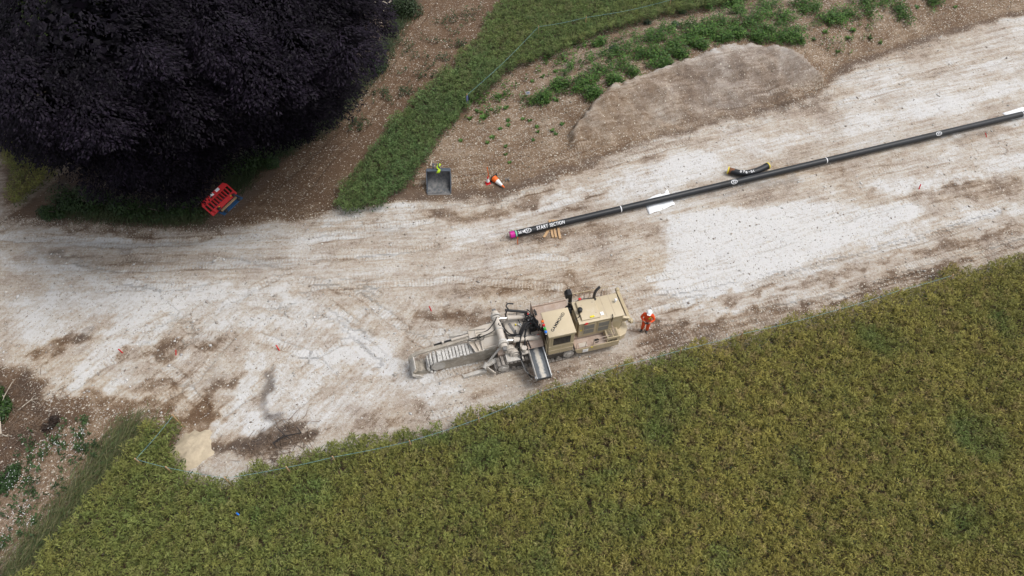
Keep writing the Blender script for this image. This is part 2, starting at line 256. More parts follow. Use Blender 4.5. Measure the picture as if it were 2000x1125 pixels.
# one ground material: soil, flinty tan hoggin and white chalk sorted by what lies where
def ground_material():
    m, n, l, b = newmat('chalk_and_soil'); b.inputs['Roughness'].default_value = .95; b.inputs['Specular IOR Level'].default_value = .15
    def at(nm): a = n.new('ShaderNodeAttribute'); a.attribute_name = nm; return a.outputs['Fac']
    def mth(op, a, bb, cl=False):
        x = n.new('ShaderNodeMath'); x.operation = op; x.use_clamp = cl
        for i, v in enumerate((a, bb)):
            if isinstance(v, (int, float)): x.inputs[i].default_value = v
            else: l.new(v, x.inputs[i])
        return x.outputs[0]
    def mix(f, a, bb, mode='MIX'):
        x = n.new('ShaderNodeMix'); x.data_type = 'RGBA'; x.blend_type = mode
        for i, v in ((0, f), (6, a), (7, bb)):
            if isinstance(v, (int, float)): x.inputs[i].default_value = v
            elif isinstance(v, tuple): x.inputs[i].default_value = (*v, 1)
            else: l.new(v, x.inputs[i])
        return x.outputs[2]
    geo = n.new('ShaderNodeNewGeometry'); pos = geo.outputs['Position']
    def noise(sc, det=5, rg=.6, vec=None):
        x = n.new('ShaderNodeTexNoise'); x.inputs['Scale'].default_value = sc; x.inputs['Detail'].default_value = det; x.inputs['Roughness'].default_value = rg; l.new(vec or pos, x.inputs['Vector']); return x.outputs['Fac']
    ruv = n.new('ShaderNodeCombineXYZ'); l.new(mth('MULTIPLY', at('along'), .22), ruv.inputs[0]); l.new(mth('MULTIPLY', at('across'), 2.2), ruv.inputs[1])
    st = noise(1.0, 6, .65, ruv.outputs[0]); nA = noise(1.3, 8, .68); nB = noise(7.0, 7, .78); nC = noise(30.0, 4, .7)
    ch = at('chalk'); gate = mth('ADD', mth('MULTIPLY', ch, .8), .25, True)
    ruv2 = n.new('ShaderNodeCombineXYZ'); l.new(mth('MULTIPLY', at('along'), .75), ruv2.inputs[0]); l.new(mth('MULTIPLY', at('across'), 6.5), ruv2.inputs[1])
    st2 = noise(1.0, 4, .6, ruv2.outputs[0])
    mp = n.new('ShaderNodeMapping'); mp.vector_type = 'TEXTURE'; mp.inputs['Rotation'].default_value = (0, 0, math.radians(50)); mp.inputs['Scale'].default_value = (1.0, .18, 1); l.new(pos, mp.inputs['Vector']); st3 = noise(1.0, 5, .65, mp.outputs[0])
    dg = at('diag'); stf = mth('ADD', mth('MULTIPLY', st2, mth('SUBTRACT', 1.0, dg)), mth('MULTIPLY', st3, dg))
    nD = noise(3.2, 7, .72)
    def lines(vec):
        x_ = noise(1.0, 3, .55, vec); m_ = n.new('ShaderNodeMapRange'); m_.inputs['From Min'].default_value = .40; m_.inputs['From Max'].default_value = .58; l.new(x_, m_.inputs['Value']); return m_.outputs[0]
    ruv3 = n.new('ShaderNodeCombineXYZ'); l.new(mth('MULTIPLY', at('along'), .28), ruv3.inputs[0]); l.new(mth('ADD', mth('MULTIPLY', at('across'), 5.0), mth('MULTIPLY', nA, 1.2)), ruv3.inputs[1]); ruv3.inputs[2].default_value = 7.0
    mp3 = n.new('ShaderNodeMapping'); mp3.vector_type = 'TEXTURE'; mp3.inputs['Rotation'].default_value = (0, 0, math.radians(56)); mp3.inputs['Scale'].default_value = (1.5, .24, 1); l.new(pos, mp3.inputs['Vector'])
    stl0 = mth('ADD', mth('MULTIPLY', lines(ruv3.outputs[0]), mth('SUBTRACT', 1.0, dg)), mth('MULTIPLY', lines(mp3.outputs[0]), dg))
    nE = noise(.55, 4, .6); stl = mth('ADD', mth('MULTIPLY', mth('SUBTRACT', stl0, .5), mth('MULTIPLY', nE, nE)), .5)
    v = mth('ADD', ch, mth('MULTIPLY', mth('SUBTRACT', st, .5), mth('MULTIPLY', gate, .9)))
    for nn_, am in ((nA, .6), (nD, .85), (nB, 1.7), (stf, .8), (stl, .75)): v = mth('ADD', v, mth('MULTIPLY', mth('SUBTRACT', nn_, .5), mth('MULTIPLY', gate, am)))
    v = mth('ADD', v, mth('MULTIPLY', mth('SUBTRACT', nC, .5), 1.15))
    nD0 = nD; wv = n.new('ShaderNodeMath'); wv.operation = 'SINE'; l.new(mth('MULTIPLY', at('tread_u'), 2*math.pi/.17), wv.inputs[0])
    def band(a_, b_, x_):
        m_ = n.new('ShaderNodeMapRange'); m_.interpolation_type = 'SMOOTHSTEP'; m_.inputs['From Min'].default_value = a_; m_.inputs['From Max'].default_value = b_; l.new(x_, m_.inputs['Value']); return m_.outputs[0]
    rd = mth('ADD', at('run_d'), mth('MULTIPLY', mth('SUBTRACT', nD0, .5), .16)); rut = mth('MULTIPLY', band(.27, .20, rd), at('run_on')); rim = mth('MULTIPLY', mth('MULTIPLY', band(.20, .26, rd), band(.40, .28, rd)), mth('MULTIPLY', at('run_on'), nB))
    trd = mth('MULTIPLY', wv.outputs[0], rut)
    v = mth('ADD', v, mth('MULTIPLY', mth('MULTIPLY', trd, nB), .15))
    v = mth('SUBTRACT', v, mth('MULTIPLY', mth('MULTIPLY', rim, nA), .60)); v = mth('ADD', v, mth('MULTIPLY', mth('MULTIPLY', rut, mth('SUBTRACT', st, .42)), .5))
    r1 = ramp(n, [(0.0, (.118, .088, .068)), (.20, (.205, .160, .128)), (.40, (.345, .298, .258)), (.64, (.425, .392, .362)), (.90, (.505, .497, .490)), (1.0, (.56, .556, .553))]); l.new(v, r1.inputs['Fac'])
    r2 = ramp(n, [(0.0, (.115, .070, .042)), (.20, (.205, .142, .092)), (.40, (.355, .282, .212)), (.64, (.445, .388, .318)), (.90, (.51, .492, .465)), (1.0, (.555, .545, .53))]); l.new(v, r2.inputs['Fac'])
    wm = mth('ADD', at('warm'), mth('MULTIPLY', mth('SUBTRACT', nA, .5), 1.2), True)
    c = mix(wm, r1.outputs[0], r2.outputs[0])
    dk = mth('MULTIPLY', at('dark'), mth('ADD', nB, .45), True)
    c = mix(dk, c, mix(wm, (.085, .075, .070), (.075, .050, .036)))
    # grit: pale flints and darker crumbs bedded in the surface
    gn = n.new('ShaderNodeTexNoise'); gn.inputs['Scale'].default_value = 17; gn.inputs['Detail'].default_value = 2; l.new(pos, gn.inputs['Vector'])
    va = n.new('ShaderNodeVectorMath'); va.operation = 'MULTIPLY_ADD'; l.new(gn.outputs['Color'], va.inputs[0]); va.inputs[1].default_value = (.11, .11, .11); l.new(pos, va.inputs[2]); gpos = va.outputs[0]
    def grit(sc, lo, hi, colA, colB, amt, c):
        vo = n.new('ShaderNodeTexVoronoi'); vo.inputs['Scale'].default_value = sc; l.new(gpos, vo.inputs['Vector'])
        sp = n.new('ShaderNodeSeparateColor'); l.new(vo.outputs['Color'], sp.inputs[0])
        on = mth('MULTIPLY', mth('GREATER_THAN', sp.outputs[0], mth('SUBTRACT', 1.0, amt)), mth('LESS_THAN', vo.outputs['Distance'], mth('ADD', mth('MULTIPLY', sp.outputs[1], hi), lo)))
        return mix(on, c, mix(sp.outputs[2], colA, colB)), on
    c, g1 = grit(11.0, .18, .34, (.33, .29, .24), (.62, .57, .48), mth('MULTIPLY', at('stones'), .42), c)
    c, g2 = grit(20.0, .2, .32, (.30, .27, .23), (.60, .56, .50), mth('ADD', mth('MULTIPLY', at('stones'), .30), .05), c)
    c, g3 = grit(15.0, .15, .25, (.10, .085, .07), (.20, .17, .14), .12, c)
    l.new(c, b.inputs['Base Color'])
    bp = n.new('ShaderNodeBump'); bp.inputs['Strength'].default_value = .9; bp.inputs['Distance'].default_value = .05
    h = mth('ADD', mth('MULTIPLY', nB, 1.0), mth('MULTIPLY', nC, .5)); h = mth('ADD', h, mth('MULTIPLY', g1, .5)); h = mth('ADD', h, mth('MULTIPLY', trd, .12)); h = mth('ADD', h, mth('MULTIPLY', nA, .9)); h = mth('ADD', h, mth('MULTIPLY', rim, .5)); h = mth('SUBTRACT', h, mth('MULTIPLY', rut, .3))
    l.new(h, bp.inputs['Height']); l.new(bp.outputs[0], b.inputs['Normal'])
    return m
diag = sstep(2, -5, gx)*sstep(22.5, 19.0, gy)
MGROUND = ground_material()
vid = np.arange(nx*ny).reshape(ny, nx)
quads = np.stack([vid[:-1, :-1], vid[:-1, 1:], vid[1:, 1:], vid[1:, :-1]], -1).reshape(-1, 4)
P3 = np.stack([gx, gy, Z], -1).reshape(-1, 3)
fc = lambda A: ((A[:-1, :-1]+A[1:, 1:])*.5).ravel()
reg = np.zeros(len(quads), int)
reg[fc(d_track) > 0] = 1; reg[fc(d_bank) > 0] = 2; reg[fc(d_road) > 0] = 3; reg[fc(d_mound) > 0] = 4; reg[(1-sstep(.35, .45, fc(d_path)) > .5) & (reg == 0)] = 5
for k, nm, lab in ((0, 'ground', 'open ground under the crop and trees'), (1, 'dirt_track', 'brown stony dirt track beside the dark tree'), (2, 'earth_bank', 'flint strewn earth bank with weeds above the chalk road'),
                   (3, 'chalk_road', 'wide white and tan chalk haul road'), (4, 'soil_mound', 'smooth grey brown graded soil heap against the bank'), (5, 'footpath', 'narrow pale footpath by the left hedge')):
    q = quads[reg == k]
    if k == 0:   # the same sheet carried on to the horizon
        pass
    u, inv = np.unique(q, return_inverse=True); f = inv.reshape(q.shape); v = P3[u]
    extra = {}
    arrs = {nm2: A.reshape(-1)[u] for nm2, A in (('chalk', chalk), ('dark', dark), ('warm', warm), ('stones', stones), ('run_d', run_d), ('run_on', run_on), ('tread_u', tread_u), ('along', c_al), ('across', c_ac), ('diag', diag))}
    if k == 0:
        R = 1500.0; o = len(v); ring = np.array([[-R, -R, -.3], [R, -R, -.3], [R, R, -.3], [-R, R, -.3], [X0, Y0, -.3], [X1, Y0, -.3], [X1, Y1, -.3], [X0, Y1, -.3]])
        v = np.concatenate([v, ring]); f = np.concatenate([f, [[o, o+1, o+5, o+4], [o+1, o+2, o+6, o+5], [o+2, o+3, o+7, o+6], [o+3, o, o+4, o+7]]])
        arrs = {a: np.concatenate([b_, np.full(8, .1)]) for a, b_ in arrs.items()}
    me = npmesh(nm, v, f, smooth=True)
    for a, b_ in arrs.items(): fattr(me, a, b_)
    tag(link(nm, me, MGROUND), lab, kind='structure')

# ================================================================== VEGETATION
MLEAF = leafmat('crop_leaf', .6, .25, .25); MDARKLEAF = leafmat('copper_leaf', .6, .05, .12); MBUSH = leafmat('bush_leaf', .55, .2, .3)
MBARK = mat('bark', (.10, .085, .07), .9, var=.35, scale=4, bump=.5); MBARKD = mat('dark_bark', (.035, .030, .028), .9, var=.3, scale=4); MDEAD = mat('dead_wood', (.42, .37, .30), .85, var=.25, scale=6)
MSTONE = leafmat('flint', .85, 0, .2)

def rnd(n, a=0., b=1.): return RNG.uniform(a, b, n)
def jitter_points(poly, spacing, lim=3.0):
    lo = poly.min(0); hi = poly.max(0); xs = np.arange(lo[0], hi[0], spacing); ys = np.arange(lo[1], hi[1], spacing)
    X, Y = np.meshgrid(xs, ys); X = X.ravel()+rnd(X.size, -.45, .45)*spacing; Y = Y.ravel()+rnd(Y.size, -.45, .45)*spacing
    k = (np.abs(X) < .741*(CAMH*.809+Y*.588)+lim) & (Y > 4.0) & (Y < 51)     # only what the photograph and a step aside can see
    X, Y = X[k], Y[k]; k = inside(X+(fbm(X, Y, 1.1, 3)-.5)*.9, Y+(fbm(X+40, Y, 1.1, 3)-.5)*.9, poly); return X[k], Y[k]
def slivers(px, py, pz, az, el, ln, wd, roll):
    """thin leaf triangles from a root point"""
    d = np.stack([np.cos(az)*np.cos(el), np.sin(az)*np.cos(el), np.sin(el)], -1)
    s = np.stack([-np.sin(az), np.cos(az), np.zeros_like(az)], -1); u = np.cross(d, s)
    w = (s*np.cos(roll)[:, None]+u*np.sin(roll)[:, None])*(wd*.5)[:, None]; p = np.stack([px, py, pz], -1)
    return p, d, w
def crop(name, label, poly_px, zc, spacing, nb, palette, tone, hh=1.1, cat='crop', lean=0.0):
    poly = GP(poly_px, zc); X, Y = jitter_points(poly, spacing); N = len(X)
    g = np.clip(tone(X, Y), 0, 1)                                   # 0 ripening, 1 green and low
    H = hh*(1-.22*g)*(.88+.24*fbm(X, Y, .5, 3))*rnd(N, .88, 1.10); base = _samp(Z, X, Y)
    T = RNG.normal(0, .16, N)+1.1*(fbm(X+11, Y+5, .45, 4)-.5)+.5*(fbm(X+3, Y+8, 1.9, 2)-.5)
    pal = np.array(palette)                                         # olive, yellow, brown, green, deep
    t = np.clip(.5+T, 0, 1)[:, None]; c0 = pal[0]*(1-t)+pal[1]*t
    br = (rnd(N) < .16)[:, None]; c0 = np.where(br, pal[2], c0); c0 = c0*(1-g[:, None])+(pal[3]*(1-t*.6)+pal[0]*t*.6)*g[:, None]
    c0 = c0*rnd(N, .78, 1.22)[:, None]
    R = rnd(N, .8, 1.35)*spacing*.98
    i = np.repeat(np.arange(N), nb); M = len(i)
    az = rnd(M, 0, 2*math.pi); rr = np.sqrt(rnd(M))*.55; zf = 1-.5*rnd(M)**1.3
    px = X[i]+np.cos(az)*rr*R[i]; py = Y[i]+np.sin(az)*rr*R[i]; az2 = az+RNG.normal(0, .7, M)
    pz = base[i]+H[i]*(zf-.22*rr*rr)
    el = np.clip(RNG.normal(.55, .42, M), -.5, 1.35); ln = rnd(M, .12, .26)*(.6+.6*spacing); wd = rnd(M, .024, .050)
    p, d, w = slivers(px, py, pz, az2, el, ln, wd, rnd(M, -1, 1))
    v = np.stack([p-w, p+w, p+d*ln[:, None]+np.stack([np.full(M, lean*.1), np.full(M, 0.), np.full(M, -.02)], -1)], 1).reshape(-1, 3)
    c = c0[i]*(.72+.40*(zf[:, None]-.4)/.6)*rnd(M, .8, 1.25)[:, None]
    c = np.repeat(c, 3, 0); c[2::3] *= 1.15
    f = np.arange(len(v)).reshape(-1, 3)
    # broad leaves lower down
    q = 5; i = np.repeat(np.arange(N), q); M = len(i); az = rnd(M, 0, 2*math.pi); rr = rnd(M, .1, .8)*R[i]
    p, d, w = slivers(X[i]+np.cos(az)*rr, Y[i]+np.sin(az)*rr, base[i]+H[i]*rnd(M, .25, .72), az, rnd(M, -.4, .4), rnd(M), rnd(M, .09, .16), rnd(M, -.5, .5))
    ln = rnd(M, .14, .26)[:, None]; v2 = np.stack([p-w*.3, p+d*ln*.5+w*.5, p+d*ln, p+d*ln*.5-w*.5], 1).reshape(-1, 3)
    k = np.arange(M)[:, None]*4; f2 = np.concatenate([k+[[0, 1, 2]], k+[[0, 2, 3]]])+len(v)
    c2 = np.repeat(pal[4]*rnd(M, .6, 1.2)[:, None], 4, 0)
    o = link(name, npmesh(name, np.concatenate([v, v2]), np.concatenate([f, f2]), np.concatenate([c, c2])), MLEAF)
    return tag(o, label, cat, kind='stuff')
def spots(lst):
    P = [(G(a, b, 1.0).xy, r) for a, b, r in lst]
    def f(X, Y):
        s = np.zeros_like(X); xx = X+(fbm(X, Y, .7, 3)-.5)*2.2; yy = Y+(fbm(X+20, Y, .7, 3)-.5)*2.2
        for c, r in P: s = np.maximum(s, .85*(1-sstep(r*.1, r*1.15, np.hypot(xx-c[0], (yy-c[1])*1.1)))*(.55+.7*fbm(X+7, Y+2, .9, 3)))
        return s
    return f
PALM = [(.175, .174, .046), (.275, .238, .062), (.235, .188, .070), (.108, .168, .050), (.072, .096, .030)]
FIELD_PX = [(2150, 440), (2000, 492), (1900, 516), (1800, 550), (1700, 580), (1600, 608), (1500, 636), (1400, 660), (1300, 686), (1200, 714), (1120, 742), (1075, 752), (1000, 776), (930, 802), (880, 820), (830, 834), (760, 840), (690, 850), (640, 864), (600, 878),
    (560, 894), (510, 908), (470, 922), (430, 935), (385, 918), (340, 902), (325, 885), (330, 850), (352, 822), (330, 812), (275, 826), (262, 850), (225, 900), (170, 965), (110, 1040), (50, 1110), (0, 1160), (-80, 1260), (2150, 1260)]
sp1 = spots([(960, 880, 2.4), (1020, 905, 2.0), (830, 852, 1.6), (1290, 770, 1.8), (1265, 830, 1.5), (500, 1005, 1.7), (560, 975, 1.8), (620, 960, 1.2), (1185, 930, 1.5), (1210, 1030, 1.5), (1340, 690, 1.2), (1900, 840, 1.6), (1720, 660, 1.4), (600, 1060, 1.3), (720, 1120, 1.4), (1560, 900, 1.2), (1870, 1010, 1.3), (330, 850, 1.5), (290, 900, 1.6), (230, 1000, 1.5), (640, 900, 1.4), (430, 960, 1.3), (1290, 700, 1.3), (1960, 620, 1.2), (1420, 1090, 1.4), (1060, 1090, 1.2)])
leftg = lambda X, Y: sstep(9, -12, X)*.50+.35*sstep(1.6, .2, psd(X, Y, np.array([[-60., -20.], [60., -20.], [60., 30.], [40., 26.], [30., 24.5], [20., 22.], [10., 18.], [0., 15.2], [-8., 12.6], [-14., 11.5], [-60., 11.]])))*0
crop('oilseed_rape_crop', 'tall ripening olive green crop filling the field below the chalk road', FIELD_PX, 1.0, .255, 58, PALM, lambda X, Y: np.maximum(sp1(X, Y), leftg(X, Y)+.25*(fbm(X, Y, .35, 3)-.4)))
STRIP_PX = [(655, 388), (672, 350), (712, 295), (765, 235), (830, 165), (890, 115), (930, 70), (955, 30), (985, -40), (1600, -60), (1450, -8), (1380, 8), (1260, 32), (1180, 58), (1120, 84), (1050, 108), (985, 135), (915, 200), (872, 245), (845, 285), (815, 325), (795, 352), (745, 386), (700, 400)]
PALS = [(.105, .158, .050), (.160, .185, .058), (.145, .155, .062), (.078, .148, .058), (.050, .088, .032)]
crop('oilseed_rape_strip', 'dark green strip of crop between the dirt track and the stony bank', STRIP_PX, .75, .27, 58, PALS, lambda X, Y: .55-.5*sstep(33, 42, Y)+.5*(fbm(X, Y, .4, 3)-.5), hh=.85)
crop('oilseed_rape_corner', 'shaded patch of crop left of the pale footpath', [(-80, 225), (0, 245), (30, 262), (75, 290), (112, 322), (85, 350), (45, 385), (14, 388), (10, 330), (0, 290), (-80, 280)], .7, .34, 60, PALM, lambda X, Y: .4+0*X, hh=.8)

def blades(name, label, cat, px_list, n, ln, col, lean, mat_=MBUSH, spread=.5):
    """long grass tufts laid over"""
    pts = np.array([GT(a, b)[:2] for a, b in px_list]); seg = RNG.integers(0, len(pts)-1, n); t = rnd(n)
    X = pts[seg, 0]*(1-t)+pts[seg+1, 0]*t+RNG.normal(0, spread, n); Y = pts[seg, 1]*(1-t)+pts[seg+1, 1]*t+RNG.normal(0, spread, n)
    az = lean+RNG.normal(0, .5, n); p, d, w = slivers(X, Y, _samp(Z, X, Y)+rnd(n, 0, .25), az, rnd(n, .05, .8), ln, rnd(n, .02, .045), rnd(n, -.6, .6))
    L_ = (rnd(n, .6, 1.2)*ln)[:, None]; v = np.stack([p-w, p+w, p+d*L_], 1).reshape(-1, 3)
    c = np.repeat(np.array(col)[RNG.integers(0, len(col), n)]*rnd(n, .7, 1.3)[:, None], 3, 0)
    return tag(link(name, npmesh(name, v, np.arange(len(v)).reshape(-1, 3), c), mat_), label, cat, kind='stuff')
blades('field_edge_grass', 'long flattened grass along the lower left edge of the field', 'grass', [(265, 835), (215, 890), (165, 955), (105, 1030), (45, 1100), (-20, 1180)], 4600, .5, [(.10, .125, .045), (.14, .145, .06), (.075, .105, .04), (.16, .15, .08)], math.radians(50), spread=.48)
blades('verge_grass', 'short grass around the footpath and hedge foot', 'grass', [(140, 418), (200, 425), (260, 428), (330, 432), (400, 428)], 3500, .3, [(.045, .06, .022), (.06, .075, .03)], 1.0, spread=.3)
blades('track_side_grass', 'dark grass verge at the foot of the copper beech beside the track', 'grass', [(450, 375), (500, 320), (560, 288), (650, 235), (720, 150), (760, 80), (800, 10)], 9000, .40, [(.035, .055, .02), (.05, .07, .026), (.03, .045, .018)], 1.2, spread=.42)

# ---- leafy bushes
def leaf_quads(C, N, U, size, asp=.55):
    """leaf quads: centre, facing, long axis"""
    U = U/np.linalg.norm(U, axis=1, keepdims=True); S = np.cross(N, U); S /= np.linalg.norm(S, axis=1, keepdims=True)+1e-9
    a = U*(size*.5)[:, None]; b = S*(size*.5*asp)[:, None]
    v = np.stack([C-a, C+b*.9-a*.1, C+a, C-b*.9-a*.1], 1).reshape(-1, 3); return v, np.arange(len(v)).reshape(-1, 4)
def unit(n):
    v = RNG.normal(0, 1, (n, 3)); return v/np.linalg.norm(v, axis=1, keepdims=True)
def tube_np(pts, radii, k=6):
    pts = np.array(pts, float); V = []; F = []
    for i, p in enumerate(pts):
        t = pts[min(i+1, len(pts)-1)]-pts[max(i-1, 0)]; t /= np.linalg.norm(t)+1e-9
        a = np.cross(t, [.3, .2, .9]); a /= np.linalg.norm(a)+1e-9; b = np.cross(t, a)
        for j in range(k): V.append(p+radii[i]*(a*math.cos(2*math.pi*j/k)+b*math.sin(2*math.pi*j/k)))
    for i in range(len(pts)-1):
        for j in range(k): F.append([i*k+j, i*k+(j+1) % k, (i+1)*k+(j+1) % k, (i+1)*k+j])
    return np.array(V), np.array(F)
def tubes_np(lst, k=6):
    V = []; F = []; o = 0
    for pts, r in lst:
        v, f = tube_np(pts, r, k); V.append(v); F.append(f+o); o += len(v)
    return np.concatenate(V), np.concatenate(F)
def bush_mesh(n, R, size, cols, lobes=7, low=-.1):
    L_ = unit(lobes)*np.array([.55, .55, .35])+[0, 0, .15]; lr = rnd(lobes, .35, .6)
    i = RNG.integers(0, lobes, n); d = unit(n); C = L_[i]+d*(lr[i]*rnd(n, .55, 1.05))[:, None]; k = C[:, 2] > low; C = C[k]; d = d[k]; n = len(C)
    C = C*np.array(R); C[:, 2] += R[2]*.15
    N = d+unit(n)*.7+[0, 0, .6]; N /= np.linalg.norm(N, axis=1, keepdims=True); U = np.cross(N, unit(n))
    v, f = leaf_quads(C, N, U, rnd(n, .7, 1.3)*size, .6)
    c = np.array(cols)[RNG.integers(0, len(cols), n)]*rnd(n, .65, 1.3)[:, None]; return v, f, np.repeat(c, 4, 0)
def bush(name, label, pos, R, n, size, cols, cat='shrub', group=None):
    root = empty(name, pos); tag(root, label, cat, group)
    v, f, c = bush_mesh(n, R, size, cols); link('foliage', npmesh('foliage', v, f, c), MBUSH, root)
    st = []
    for k in range(6):
        a = random.random()*6.28; st.append(([(0, 0, -.1), (math.cos(a)*R[0]*.25, math.sin(a)*R[1]*.25, R[2]*.4), (math.cos(a)*R[0]*.55, math.sin(a)*R[1]*.55, R[2]*.85)], [.05, .035, .012]))
    v, f = tubes_np(st, 5); link('stem', npmesh('stem', v, f), MBARK, root); return root
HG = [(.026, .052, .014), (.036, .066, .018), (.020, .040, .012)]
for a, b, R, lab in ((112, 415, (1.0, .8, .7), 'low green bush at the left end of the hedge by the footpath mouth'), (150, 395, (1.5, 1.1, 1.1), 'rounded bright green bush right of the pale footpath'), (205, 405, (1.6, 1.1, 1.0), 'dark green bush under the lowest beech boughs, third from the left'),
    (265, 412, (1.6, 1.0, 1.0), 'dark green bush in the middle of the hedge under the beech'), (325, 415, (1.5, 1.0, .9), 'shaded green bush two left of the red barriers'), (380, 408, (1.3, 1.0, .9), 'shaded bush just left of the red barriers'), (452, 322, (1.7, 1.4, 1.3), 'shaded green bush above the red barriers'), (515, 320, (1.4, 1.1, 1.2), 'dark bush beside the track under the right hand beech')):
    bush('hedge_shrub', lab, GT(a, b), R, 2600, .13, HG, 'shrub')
bush('corner_shrub', 'bright green leafy shrub at the lower left edge of the picture', GT(4, 795), (.75, 1.2, 1.1), 2600, .14, [(.035, .075, .018), (.05, .095, .02), (.025, .05, .015)])
bush('corner_bramble', 'low dark bramble at the left edge above the daisies', GT(4, 938), (.8, 1.0, .5), 2200, .12, [(.030, .065, .018), (.022, .05, .014)])
bush('verge_shrub', 'tall dark green shrub at the top beside the dead branch', GT(790, 20), (1.9, 2.2, 1.6), 5200, .14, [(.022, .042, .014), (.034, .055, .018), (.016, .03, .01)])
bush('track_shrub', 'long low green bush on the track verge right of the beech', GT(735, 130), (.9, 1.4, .8), 2200, .12, [(.026, .05, .016), (.02, .04, .013)])

# ---- copper beeches
def beech(name, label, base, lobes, cols, seed, dens=15.0, leaf=.15, cat='tree'):
    rg = np.random.default_rng(seed); root = empty(name, base); tag(root, label, cat); B = np.array(base)
    Cs = np.array([list(G(a, b, z)) for a, b, z, r in lobes])-B; Rs = np.array([l[3] for l in lobes]); nbig = len(lobes)
    for j in range(nbig):                                           # boughs standing out of each mass
        for k in range(8):
            d = rg.normal(0, 1, 3); d[2] = abs(d[2])*.8-.1; d /= np.linalg.norm(d); Cs = np.vstack([Cs, Cs[j]+d*Rs[j]*rg.uniform(.72, 1.12)*np.array([1, 1, .85])]); Rs = np.append(Rs, Rs[j]*rg.uniform(.18, .50))
    lobes = list(lobes)+[None]*(len(Rs)-nbig)
    LV = []; LF = []; LC = []; o = 0
    for j in range(len(lobes)):
        ns = int(dens*4*math.pi*Rs[j]**2*(.42 if j < nbig else .8)); d = rg.normal(0, 1, (ns, 3)); d /= np.linalg.norm(d, axis=1, keepdims=True); d = d[d[:, 2] > -.45]
        bump = .80+.42*fbm(d[:, 0]*2.2+j*7+d[:, 2], d[:, 1]*2.2+j*3-d[:, 2], 1.0, 3); rr = Rs[j]*bump*rg.uniform(.86, 1.03, len(d)); p = Cs[j]+d*rr[:, None]*np.array([1, 1, .82])
        keep = (p[:, 2] > .5)
        for q in range(len(lobes)):
            if q != j: keep &= np.linalg.norm((p-Cs[q])/np.array([1, 1, .82]), axis=1) > Rs[q]*.78
        p = p[keep]; d = d[keep]; n = len(p)
        if n == 0: continue
        out = d*np.array([1, 1, .2]); out += rg.normal(0, .2, (n, 3))*[1, 1, .3]; out[:, 2] -= .45; out[:, 0] += .25*(Cs[j][0] > 0); out /= np.linalg.norm(out, axis=1, keepdims=True)     # drooping sprays
        up = d*.7+np.array([0, 0, .8])+rg.normal(0, .22, (n, 3)); sd_ = np.cross(out, up); sd_ /= np.linalg.norm(sd_, axis=1, keepdims=True); nn = np.cross(sd_, out)
        m = 14; tone = (rg.uniform(.75, 1.25, n)*(.45+1.1*fbm(p[:, 0], p[:, 1]+p[:, 2], .5, 3))*(1.25 if j >= nbig else .75))  # painted light: boughs toned up as lit ridges, masses between toned down as hollows
        for q in range(m):
            t = (q//2)/(m/2-1)*rg.uniform(.85, 1.1, n); sg = 1 if q % 2 else -1; w_ = .20*np.sin(np.clip(t, 0, 1)*2.6+.35)
            C = p+out*(t*.75-.25)[:, None]+sd_*(sg*w_*rg.uniform(.6, 1.25, n))[:, None]+nn*rg.normal(0, .03, n)[:, None]
            U = out*.9+sd_*(sg*.5)+rg.normal(0, .15, (n, 3)); N = nn+rg.normal(0, .28, (n, 3))
            v, f = leaf_quads(C, N, U, leaf*rg.uniform(.8, 1.35, n), .50); LV.append(v); LF.append(f+o); o += len(v)
            LC.append(np.repeat(np.array(cols)[rg.integers(0, len(cols), n)]*tone[:, None]*rg.uniform(.8, 1.2, n)[:, None], 4, 0))
    for j in range(nbig):                                     # large dark filler leaves, the crown's inner shade painted into their colour
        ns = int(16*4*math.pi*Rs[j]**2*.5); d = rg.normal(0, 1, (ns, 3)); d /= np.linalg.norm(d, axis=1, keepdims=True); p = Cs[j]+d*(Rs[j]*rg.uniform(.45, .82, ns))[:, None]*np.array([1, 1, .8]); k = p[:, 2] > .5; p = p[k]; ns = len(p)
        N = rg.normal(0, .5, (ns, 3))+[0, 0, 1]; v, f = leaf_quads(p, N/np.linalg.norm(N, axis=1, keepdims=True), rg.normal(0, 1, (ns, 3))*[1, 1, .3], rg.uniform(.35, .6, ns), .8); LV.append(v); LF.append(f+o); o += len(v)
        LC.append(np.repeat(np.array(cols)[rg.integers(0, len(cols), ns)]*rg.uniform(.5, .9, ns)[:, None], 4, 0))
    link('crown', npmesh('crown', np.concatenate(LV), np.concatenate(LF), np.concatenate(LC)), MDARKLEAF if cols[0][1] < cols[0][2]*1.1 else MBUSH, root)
    top = max(c[2] for c in Cs)
    v, f = tube_np([(0, 0, -.2), (.05, 0, .6), (.1, .1, top*.35), (0, .2, top*.7), (0, 0, top)], [.75, .55, .45, .3, .1], 10); link('trunk', npmesh('trunk', v, f, smooth=True), MBARKD, root)
    for c in Cs[:nbig]:
        h = min(max(1.5, c[2]*.45), top*.6); e = np.array([c[0], c[1], c[2]-.3]); s = np.array([0, 0.05, h]); md = s*.5+e*.5+[0, 0, .5]
        v, f = tube_np([s, md, e], [.2, .13, .04], 7); link('limb', npmesh('limb', v, f, smooth=True), MBARKD, root)
    return root
CB = [(.0068, .0050, .0092), (.0100, .0072, .0130), (.0048, .0036, .0062), (.0130, .0092, .0160)]
